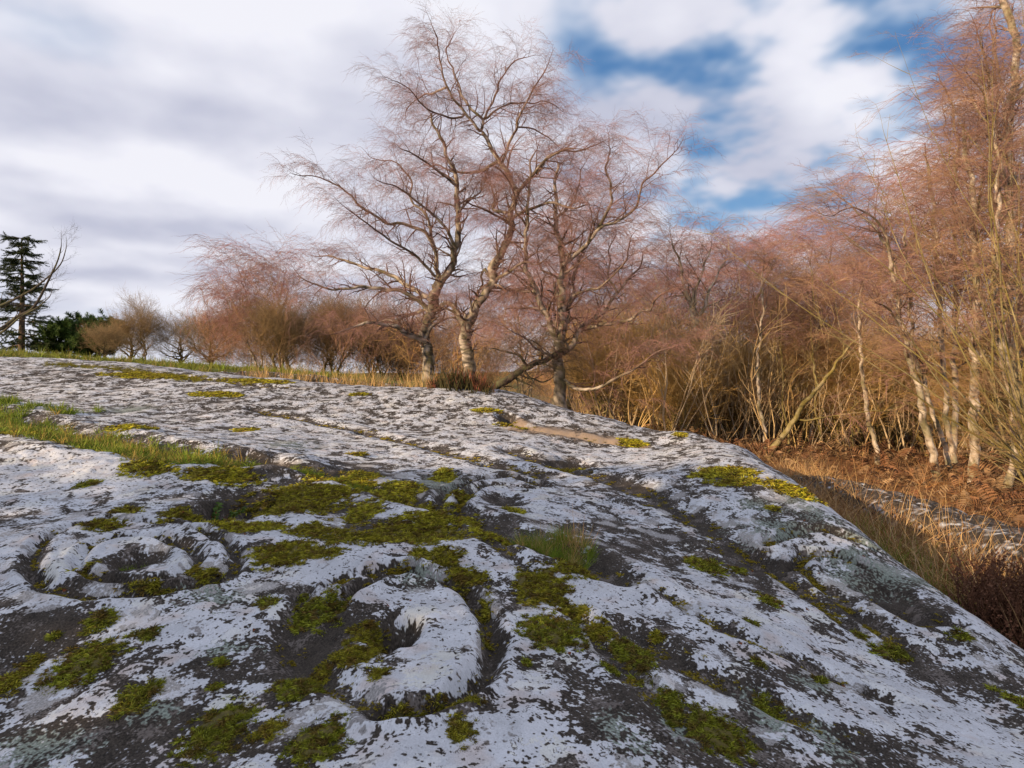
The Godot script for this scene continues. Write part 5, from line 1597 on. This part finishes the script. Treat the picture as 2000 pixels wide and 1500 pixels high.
func make_conifers() -> void:
	var sprig := needle_spray(0.42, 70, 0.10, 0.35)
	spruce("spruce_tree", "dark spruce with ragged top at the far left", on_ground(-18.44, -25.00), 4.4, 1.9, sprig, 34)
	# pine: a low crown of needle clumps on a few limbs
	var root := thing("pine_tree", on_ground(-16.71, -26.00), "low spreading green pine beside the dark spruce", "tree")
	var tuft := needle_spray(0.22, 60, 0.16, 1.0)
	var lm := MB.new()
	var where := []
	var tint := PackedColorArray()
	for k in 17:
		var a := k * 2.4
		var h := 0.25 + 0.85 * rng.randf()
		var c := Vector3(cos(a) * 1.15 * rng.randf_range(0.3, 1.0), h * 1.25 + 0.1, sin(a) * 0.9)
		tube(lm, PackedVector3Array([Vector3(0, 0.1 + h * 0.3, 0), Vector3(c.x * 0.5, c.y * 0.6, c.z * 0.5), c]), PackedFloat32Array([0.05, 0.035, 0.015]), 5, 4)
		for e in 75:
			var v := Vector3(rng.randfn(), rng.randfn() * 0.55, rng.randfn())
			var q := c + v * 0.22
			where.append(aim(q, (v + Vector3(0, 0.6, 0)).normalized(), rng.randf_range(0.7, 1.2), true))
			tint.append(jitter(Color(0.06, 0.105, 0.02)))
	var tm := MB.new()
	tube(tm, PackedVector3Array([Vector3(0, -0.2, 0), Vector3(0.05, 0.5, 0), Vector3(0, 1.2, 0)]), PackedFloat32Array([0.1, 0.08, 0.04]), 7, 4)
	inst("trunk", commit(tm), M.bark, root)
	tag(inst("branches", commit(lm), M.bark, root), "", "", "", "stuff")
	tag(multi("crown", tuft, M.leaf, where, tint, root), "", "", "", "stuff")

# evergreens beyond the left of the view: their shade lies over the near stone
func make_shade_trees() -> void:
	var sprig := needle_spray(0.42, 70, 0.10, 0.35)
	var t := spruce("spruce_tree", "spruce standing behind the viewer to the left, outside the view", on_ground(-8.0, 4.1), 4.1, 3.4, sprig, 30)
	t.set_meta("group", "spruces left of the view")
	for a in [[-9.9, 1.3, 1.0], [-9.3, 2.2, 1.05], [-8.7, 3.2, 1.0], [-7.5, 5.1, 1.1], [-10.6, 3.0, 1.1], [-9.4, 4.8, 1.15]]:
		again(t, "spruce standing behind the viewer to the left, outside the view", on_ground(a[0], a[1]), a[1] * 2.0, a[2])

func spruce(called: String, label: String, at: Vector3, high: float, wide: float, sprig: Mesh, whorls: int) -> Node3D:
	var root := thing(called, at, label, "tree")
	var tm := MB.new()
	tube(tm, PackedVector3Array([Vector3(0, -0.2, 0), Vector3(0.04, high * 0.5, 0), Vector3(0, high, 0)]), PackedFloat32Array([high * 0.028, high * 0.018, 0.012]), 7, 4)
	inst("trunk", commit(tm), M.bark, root)
	var lm := MB.new()
	var where := []
	var tint := PackedColorArray()
	for k in whorls:
		var t := (k + rng.randf()) / whorls
		for e in 3 if high < 4.3 and high > 4.05 else rng.randi_range(1, 4):
			var a := rng.randf() * TAU
			var L := wide * 0.5 * (1.05 - t * 0.62) * rng.randf_range(0.3, 1.3)
			var y := high * (0.08 + 0.92 * t)
			var d := Vector3(cos(a), 0.15, sin(a)).normalized()
			var p := Vector3(0, y, 0)
			var pts := PackedVector3Array([p])
			var rs := PackedFloat32Array([0.02])
			for i in 5:
				d = (d + Vector3(0, -0.12 if i < 3 else 0.15, 0)).normalized()
				p += d * L / 5.0
				pts.append(p)
				rs.append(0.02 - 0.003 * i)
				if i >= 1 or t > 0.75:
					for g in 3:
						where.append(aim(p, (d + Vector3(rng.randfn(0, 0.6), rng.randfn(-0.1, 0.3), rng.randfn(0, 0.6))).normalized(), rng.randf_range(0.6, 1.2) * high / 5.0, true))
						tint.append(jitter(Color(0.034, 0.052, 0.016)))
			tube(lm, pts, rs, 3, 4)
	tag(inst("branches", commit(lm), M.bark, root), "", "", "", "stuff")
	tag(multi("crown", sprig, M.leaf, where, tint, root), "", "", "", "stuff")
	return root

# ---------------------------------------------------------------- small plants
func make_small() -> void:
	# heather on the crest
	var stem := grass_tuft(9, 0.2, 0.010, 0.5, 0.15, 0.04)
	var where := []
	var tint := PackedColorArray()
	for k in 130:
		var t := rng.randf()
		where.append(upright(lerpf(-1.35, -0.35, t) + rng.randfn(0, 0.05), lerpf(-11.0, -10.65, t) + rng.randfn(0, 0.10), rng.randf_range(1.1, 1.8) * (0.6 + 0.5 * sin(t * PI))))
		tint.append(jitter(Color(0.045, 0.042, 0.016) if rng.randf() < 0.65 else Color(0.19, 0.075, 0.055)))
	tag(merged("heather_clump", stem, M.leaf, where, tint), "dark green and rosy heather clump on the crest below the birches", "heather")
	# heather at the right edge: twigs beaded with brown dead flowers
	var hm := MB.new()
	for k in 7:
		var a := rng.randf() * TAU
		var d := Vector3(cos(a) * 0.5, 1, sin(a) * 0.5).normalized()
		var p := Vector3(cos(a), 0, sin(a)) * 0.03
		var pts := PackedVector3Array([p])
		for i in 6:
			d = (d + Vector3(rng.randfn(0, 0.15), 0.05, rng.randfn(0, 0.15))).normalized()
			p += d * 0.05
			pts.append(p)
			if i >= 2:
				for e in 7:
					var w := Vector3(rng.randfn(), rng.randfn(), rng.randfn()).normalized()
					blade(hm, p - d * 0.05 * rng.randf() + w * 0.002, (w + d * 0.5).normalized(), 0.013, 0.009, 0.2, 2, Color(1, 1, 1) * rng.randf_range(0.7, 1.3))
		white_tube(hm, pts, PackedFloat32Array([0.003, 0.0028, 0.0025, 0.002, 0.002, 0.0015, 0.001]))
	var hmesh := commit(hm)
	where = []
	tint = PackedColorArray()
	for k in 330:
		var x := rng.randf_range(3.0, 3.9)
		var z := rng.randf_range(-5.1, -3.9)
		if Vector2((x - 3.5) / 0.4, (z + 4.35) / 0.42).length() + 0.5 * n_mid.get_noise_2d(x * 5.0, z * 5.0) > 1.0: continue
		var t := upright(x, z, rng.randf_range(0.9, 1.3), 0.25)
		t.origin.y = -0.9 + rng.randf() * 0.38
		where.append(t)
		tint.append(jitter(Color(0.15, 0.07, 0.04), 0.45))
	tag(merged("heather_clump", hmesh, M.leaf, where, tint), "russet dead flowered heather bush at the right edge beside the outcrop", "heather")
	# red leaved fern-like herb in the hole
	var root := thing("herb_plant", Vector3(HOLE[0], rock_h(HOLE[0], HOLE[1]) - 0.01, HOLE[1]), "green and red leaved herb at the mouth of the dark hole", "plant")
	var stems := MB.new()
	for k in 16:
		var a := rng.randf() * TAU
		var d := Vector3(cos(a), rng.randf_range(0.3, 1.2), sin(a)).normalized()
		var L := rng.randf_range(0.12, 0.28)
		var p := Vector3.ZERO
		var pts := PackedVector3Array([p])
		for i in 4:
			d = (d + Vector3(0, -0.08, 0)).normalized()
			p += d * L / 4
			pts.append(p)
		white_tube(stems, pts, PackedFloat32Array([0.0016, 0.0014, 0.0012, 0.001, 0.0008]))
		var lf := MB.new()
		for i in range(1, 5):
			for e in 7:
				var s := d.cross(Vector3.UP).normalized() * (1.0 if e % 2 else -1.0)
				blade(lf, pts[i].lerp(pts[i - 1], rng.randf()), (d * 0.7 + s + Vector3(0, rng.randfn(0.1, 0.3), 0)).normalized(), 0.034 * rng.randf_range(0.6, 1.1), 0.014, 0.5, 3, Color(1, 1, 1))
		var li := inst("leaf", commit(lf), M.leaf_red if k % 5 == 0 else M.leaf_green, root)
		if k % 5 == 0: tag(li, "dark red leaf")
	inst("stem", commit(stems), M.leaf_red, root)
	# dead oak leaves lying in the ring's cup and on the stone
	for a in [[CUP_GRASS[4] - 0.02, CUP_GRASS[5] + 0.005, 0.05, "curled dead brown leaf in the cup of the central ring, left one"], [CUP_GRASS[4] + 0.03, CUP_GRASS[5] + 0.01, 0.04, "curled dead brown leaf in the cup of the central ring, right one"]]:
		var lm := MB.new()
		blade(lm, Vector3.ZERO, Vector3(0.6, 0.8, 0.1), a[2], a[2] * 0.6, 1.2, 6, Color(0.12, 0.05, 0.028))
		blade(lm, Vector3(0.003, 0, 0.004), Vector3(0.2, 0.8, 0.6), a[2] * 0.8, a[2] * 0.5, 1.4, 6, Color(0.10, 0.045, 0.025))
		var o := inst("dead_leaf", commit(lm), M.leaf, self)
		o.position = Vector3(a[0], rock_h(a[0], a[1]), a[1])
		tag(o, a[3], "leaf", "dead leaves")
	# bits of russet leaf blown over the stone
	var bit := MB.new()
	blade(bit, Vector3(-0.006, 0.001, 0), Vector3(1, 0.25, 0.1).normalized(), 0.014, 0.008, 0.9, 4, Color(0.20, 0.07, 0.028))
	var bm := commit(bit)
	for k in 34:
		var z := -rng.randf_range(1.7, 4.6)
		var x := rng.randf_range(-0.7, 0.55) * -z
		var o := inst("leaf_fragment", bm, M.leaf, self)
		o.transform = Transform3D(Basis(Vector3.UP, rng.randf() * TAU).scaled(Vector3.ONE * rng.randf_range(0.7, 1.6)), Vector3(x, rock_h(x, z) + 0.002, z))
		tag(o, "tiny russet fragment of dead leaf lying on the lichened stone", "leaf", "leaf fragments on the stone")

# ---------------------------------------------------------------- sky
func smooth(a: float, b: float, x: float) -> float:
	var t := clampf((x - a) / (b - a), 0, 1)
	return t * t * (3.0 - 2.0 * t)

func sky_rows(k: int, rows: int, W: int, Hh: int) -> PackedByteArray:
	var px := PackedByteArray()
	px.resize(W * rows * 3)
	var q := 0
	# clearings and thick spots: azimuth and elevation in degrees, half widths, amount
	var spots := [[20.0, 22.0, 19.0, 14.0, -0.24], [4.8, 28.5, 3.0, 4.0, -0.55], [7.5, 25.3, 4.0, 2.6, -0.5], [13.0, 24.6, 4.5, 2.2, -0.5], [19.0, 23.6, 4.0, 1.8, -0.42], [20.0, 28.0, 5.0, 3.0, -0.3], [28.5, 25.5, 4.0, 2.4, -0.45], [33.0, 22.5, 3.6, 3.0, -0.5], [19.0, 10.6, 6.0, 3.2, -0.5], [22.0, 15.0, 3.0, 2.0, -0.3], [16.0, 18.4, 2.6, 1.6, -0.25], [30.0, 11.0, 8.0, 6.0, -0.4], [38.0, 18.0, 5.0, 9.0, -0.45], [10.0, 8.0, 5.0, 4.0, -0.35],
		[26.0, 20.0, 4.0, 3.5, 0.3], [22.0, 20.0, 3.0, 2.0, 0.1], [10.0, 20.5, 5.0, 2.0, 0.3], [13.0, 29.0, 4.0, 1.8, 0.2], [-20.0, 15.0, 20.0, 16.0, 0.35], [-33.0, 22.4, 7.0, 1.8, -0.35], [-22.0, 21.0, 7.0, 1.5, -0.2], [-3.0, 18.0, 6.0, 9.0, 0.2]]
	for j in rows:
		var el := PI * (0.5 - (k * rows + j + 0.5) / Hh)
		for i in W:
			var az := wrapf(TAU * (i + 0.5) / W, -PI, PI)
			var e := maxf(el, 0.0)
			var dy := sin(e)
			var f := 1.0 / (dy + 0.16)
			var X := sin(az) * cos(e) * f
			var Z := -cos(az) * cos(e) * f
			# wind blows along one line, so the long exposure draws the cloud out that way
			var a := X * 0.84 - Z * 0.54
			var b := X * 0.54 + Z * 0.84
			var c1 := n_big.get_noise_2d(a * 0.45 + 3.0, b * 0.9)
			var c2 := n_big.get_noise_2d(a * 0.8, b * 1.5 + 20.0)
			var c3 := n_mid.get_noise_2d(X * 3.1 + 9.0, Z * 3.1)
			var thin := smooth(0.0, 0.22, az) * smooth(1.1, 0.8, az)
			var dens := 0.92 + c1 * 0.34 + c2 * 0.20 + c3 * (0.12 + 0.62 * thin)
			var ad := rad_to_deg(az)
			var ed := rad_to_deg(el)
			for s in spots:
				var u: float = (ad - s[0]) / s[2]
				var w: float = (ed - s[1]) / s[3]
				var r2 := u * u + w * w
				if r2 < 6.0: dens += s[4] * 0.6 * exp(-r2)
			var cov := smooth(0.08, 0.90, dens)
			var lit := clampf(0.62 + n_big.get_noise_2d(a * 0.55 + 50.0, b * 1.15) * 1.0 + c2 * 0.45 + c3 * 0.35, 0, 1)
			var cl := Color(0.73, 0.74, 0.81).lerp(Color(0.90, 0.90, 0.935), lit)
			var t := clampf(e / 0.62, 0, 1)
			var bl := Color(0.62, 0.77, 0.90).lerp(Color(0.30, 0.475, 0.675), smooth(0.0, 0.75, t))
			var c := bl.lerp(cl, cov)
			c = c.lerp(Color(0.86, 0.87, 0.91), (1.0 - smooth(0.0, 0.16, e)) * 0.55)
			px[q] = c.r8
			px[q + 1] = c.g8
			px[q + 2] = c.b8
			q += 3
	return px

func make_sky() -> ImageTexture:
	var W := 2560
	var Hh := 1280
	var bands := 20
	var rows := Hh / 2 / bands
	var done := []
	done.resize(bands)
	var id := WorkerThreadPool.add_group_task(func(k): done[k] = sky_rows(k, rows, W, Hh), bands, -1, true)
	WorkerThreadPool.wait_for_group_task_completion(id)
	var px := PackedByteArray()
	for k in bands: px.append_array(done[k])
	var low := PackedByteArray()
	low.resize(W * Hh / 2 * 3)
	low.fill(120)
	px.append_array(low)
	return ImageTexture.create_from_image(Image.create_from_data(W, Hh, false, Image.FORMAT_RGB8, px))

# ---------------------------------------------------------------- ground
func make_ground() -> void:
	var xs := PackedFloat32Array()
	var zs := PackedFloat32Array()
	var x := -420.0
	while x < 420.0:
		xs.append(x)
		x += clampf(absf(x) * 0.07, 0.3, 20.0)
	var z := 120.0
	while z > -520.0:
		zs.append(z)
		z -= clampf(absf(z + 8.0) * 0.07, 0.3, 20.0)
	var nx := xs.size()
	var nz := zs.size()
	var v := PackedVector3Array()
	var n := PackedVector3Array()
	var c := PackedColorArray()
	var ix := PackedInt32Array()
	for j in nz:
		for i in nx:
			v.append(Vector3(xs[i], ground_h(xs[i], zs[j]), zs[j]))
			var k := n_big.get_noise_2d(xs[i] * 0.8, zs[j] * 0.8)
			var grass := Color(0.075, 0.085, 0.02)
			var rust := Color(0.20, 0.10, 0.042)
			c.append(grass.lerp(rust, clampf(smooth(-2.0, 5.0, xs[i] + k * 4.0) , 0, 1)))
	for j in nz:
		for i in nx:
			var du := v[j * nx + mini(i + 1, nx - 1)] - v[j * nx + maxi(i - 1, 0)]
			var dv := v[mini(j + 1, nz - 1) * nx + i] - v[maxi(j - 1, 0) * nx + i]
			var q := du.cross(dv).normalized()
			n.append(q if q.y > 0 else -q)
	for j in nz - 1:
		for i in nx - 1:
			var o := j * nx + i
			ix.append_array([o, o + nx, o + 1, o + 1, o + nx, o + nx + 1])
	var g := inst("ground", arrays(v, n, ix, c), M.soil, self)
	tag(g, "", "", "", "structure")

func _ready() -> void:
	var t0 := Time.get_ticks_msec()
	rng.seed = 20
	for a in [[n_big, 11, 1.0, 3], [n_mid, 23, 1.0, 4], [n_fine, 37, 1.0, 2], [n_bark, 51, 1.0, 2]]:
		a[0].seed = a[1]
		a[0].frequency = a[2]
		a[0].noise_type = FastNoiseLite.TYPE_SIMPLEX_SMOOTH
		a[0].fractal_octaves = a[3]
	n_cell.seed = 5
	n_cell.frequency = 1.0
	n_cell.noise_type = FastNoiseLite.TYPE_CELLULAR
	n_cell.fractal_type = FastNoiseLite.FRACTAL_NONE
	for a in [[n_edge, FastNoiseLite.RETURN_DISTANCE2_SUB], [n_kind, FastNoiseLite.RETURN_CELL_VALUE]]:
		a[0].seed = 5
		a[0].frequency = 1.0
		a[0].noise_type = FastNoiseLite.TYPE_CELLULAR
		a[0].fractal_type = FastNoiseLite.FRACTAL_NONE
		a[0].cellular_return_type = a[1]

	var cam := Camera3D.new()
	cam.name = "camera"
	cam.fov = 60.0
	cam.near = 0.05
	cam.far = 2000.0
	cam.position = Vector3(0, 1, 0)
	add_child(cam)
	var env := Environment.new()
	env.background_mode = Environment.BG_SKY
	env.tonemap_mode = Environment.TONE_MAPPER_LINEAR
	env.tonemap_exposure = EXPOSURE
	env.background_energy_multiplier = SKY_ENERGY
	env.sdfgi_enabled = true
	env.ssao_enabled = true
	env.ssil_enabled = true
	var sm := PanoramaSkyMaterial.new()
	sm.panorama = make_sky()
	var sk := Sky.new()
	sk.sky_material = sm
	env.sky = sk
	var we := WorldEnvironment.new()
	we.name = "environment"
	we.environment = env
	add_child(we)
	var sun := DirectionalLight3D.new()
	sun.name = "sun"
	sun.light_energy = SUN_ENERGY
	sun.light_color = Color(1.0, 0.86, 0.68)
	sun.light_angular_distance = 0.6
	sun.shadow_enabled = true
	add_child(sun)
	sun.look_at_from_position(SUN_FROM, Vector3.ZERO)
	print("sky ", Time.get_ticks_msec() - t0)

	M.bark = mat(0.85)
	M.twig = mat(0.75)
	M.leaf = mat(0.7, true, Color(0.25, 0.25, 0.25))
	M.leaf_red = mat(0.6, false, Color(0.2, 0.1, 0.1))
	M.leaf_red.albedo_color = Color(0.20, 0.018, 0.012).linear_to_srgb()
	M.leaf_green = mat(0.6, false, Color(0.2, 0.3, 0.1))
	M.leaf_green.albedo_color = Color(0.055, 0.10, 0.016).linear_to_srgb()
	M.stone = mat(0.9)
	M.soil = mat(0.95)
	var nt := NoiseTexture2D.new()
	nt.width = 512
	nt.height = 512
	nt.seamless = true
	nt.noise = FastNoiseLite.new()
	nt.noise.seed = 3
	nt.noise.frequency = 0.03
	nt.noise.fractal_octaves = 5
	for m in [M.bark, M.stone, M.soil]:
		m.heightmap_enabled = true
		m.heightmap_texture = nt
		m.heightmap_scale = 1.2
		m.uv1_triplanar = true
		m.uv1_scale = Vector3.ONE * (0.6 if m == M.soil else 3.0)

	base_w = rbf(ROCK_POINTS, 3.0, 0.02)
	ground_w = rbf(GROUND_POINTS, 1.0, -0.02)
	base_grid.resize(BG_N * BG_N)
	for j in BG_N:
		for i in BG_N:
			base_grid[j * BG_N + i] = rbf_at(ROCK_POINTS, base_w, 3.0, BG_X + i * BG_STEP, -j * BG_STEP)
	make_ground()
	print("ground ", Time.get_ticks_msec() - t0)
	make_outcrop()
	print("rock ", Time.get_ticks_msec() - t0)
	make_ridge("rock_slab", "long narrow lichened slab beyond the grass bank at right", PackedVector3Array([Vector3(4.0, -.26, -10.2), Vector3(4.3, -.27, -9.2), Vector3(4.55, -.31, -7.6), Vector3(4.75, -.38, -6.0), Vector3(4.9, -.48, -4.6)]), 0.55, 0.6)
	make_ridge("rock_slab", "low rock rib behind the dry grass on the crest", PackedVector3Array([Vector3(-6.4, 1.30, -13.8), Vector3(-4.0, 1.16, -13.2), Vector3(-2.2, .98, -12.8), Vector3(-0.4, .82, -12.3)]), 0.4, 0.3)
	make_trees()
	print("trees ", Time.get_ticks_msec() - t0)
	make_undergrowth()
	make_moss()
	make_grass()
	make_small()
	print("done ", Time.get_ticks_msec() - t0)
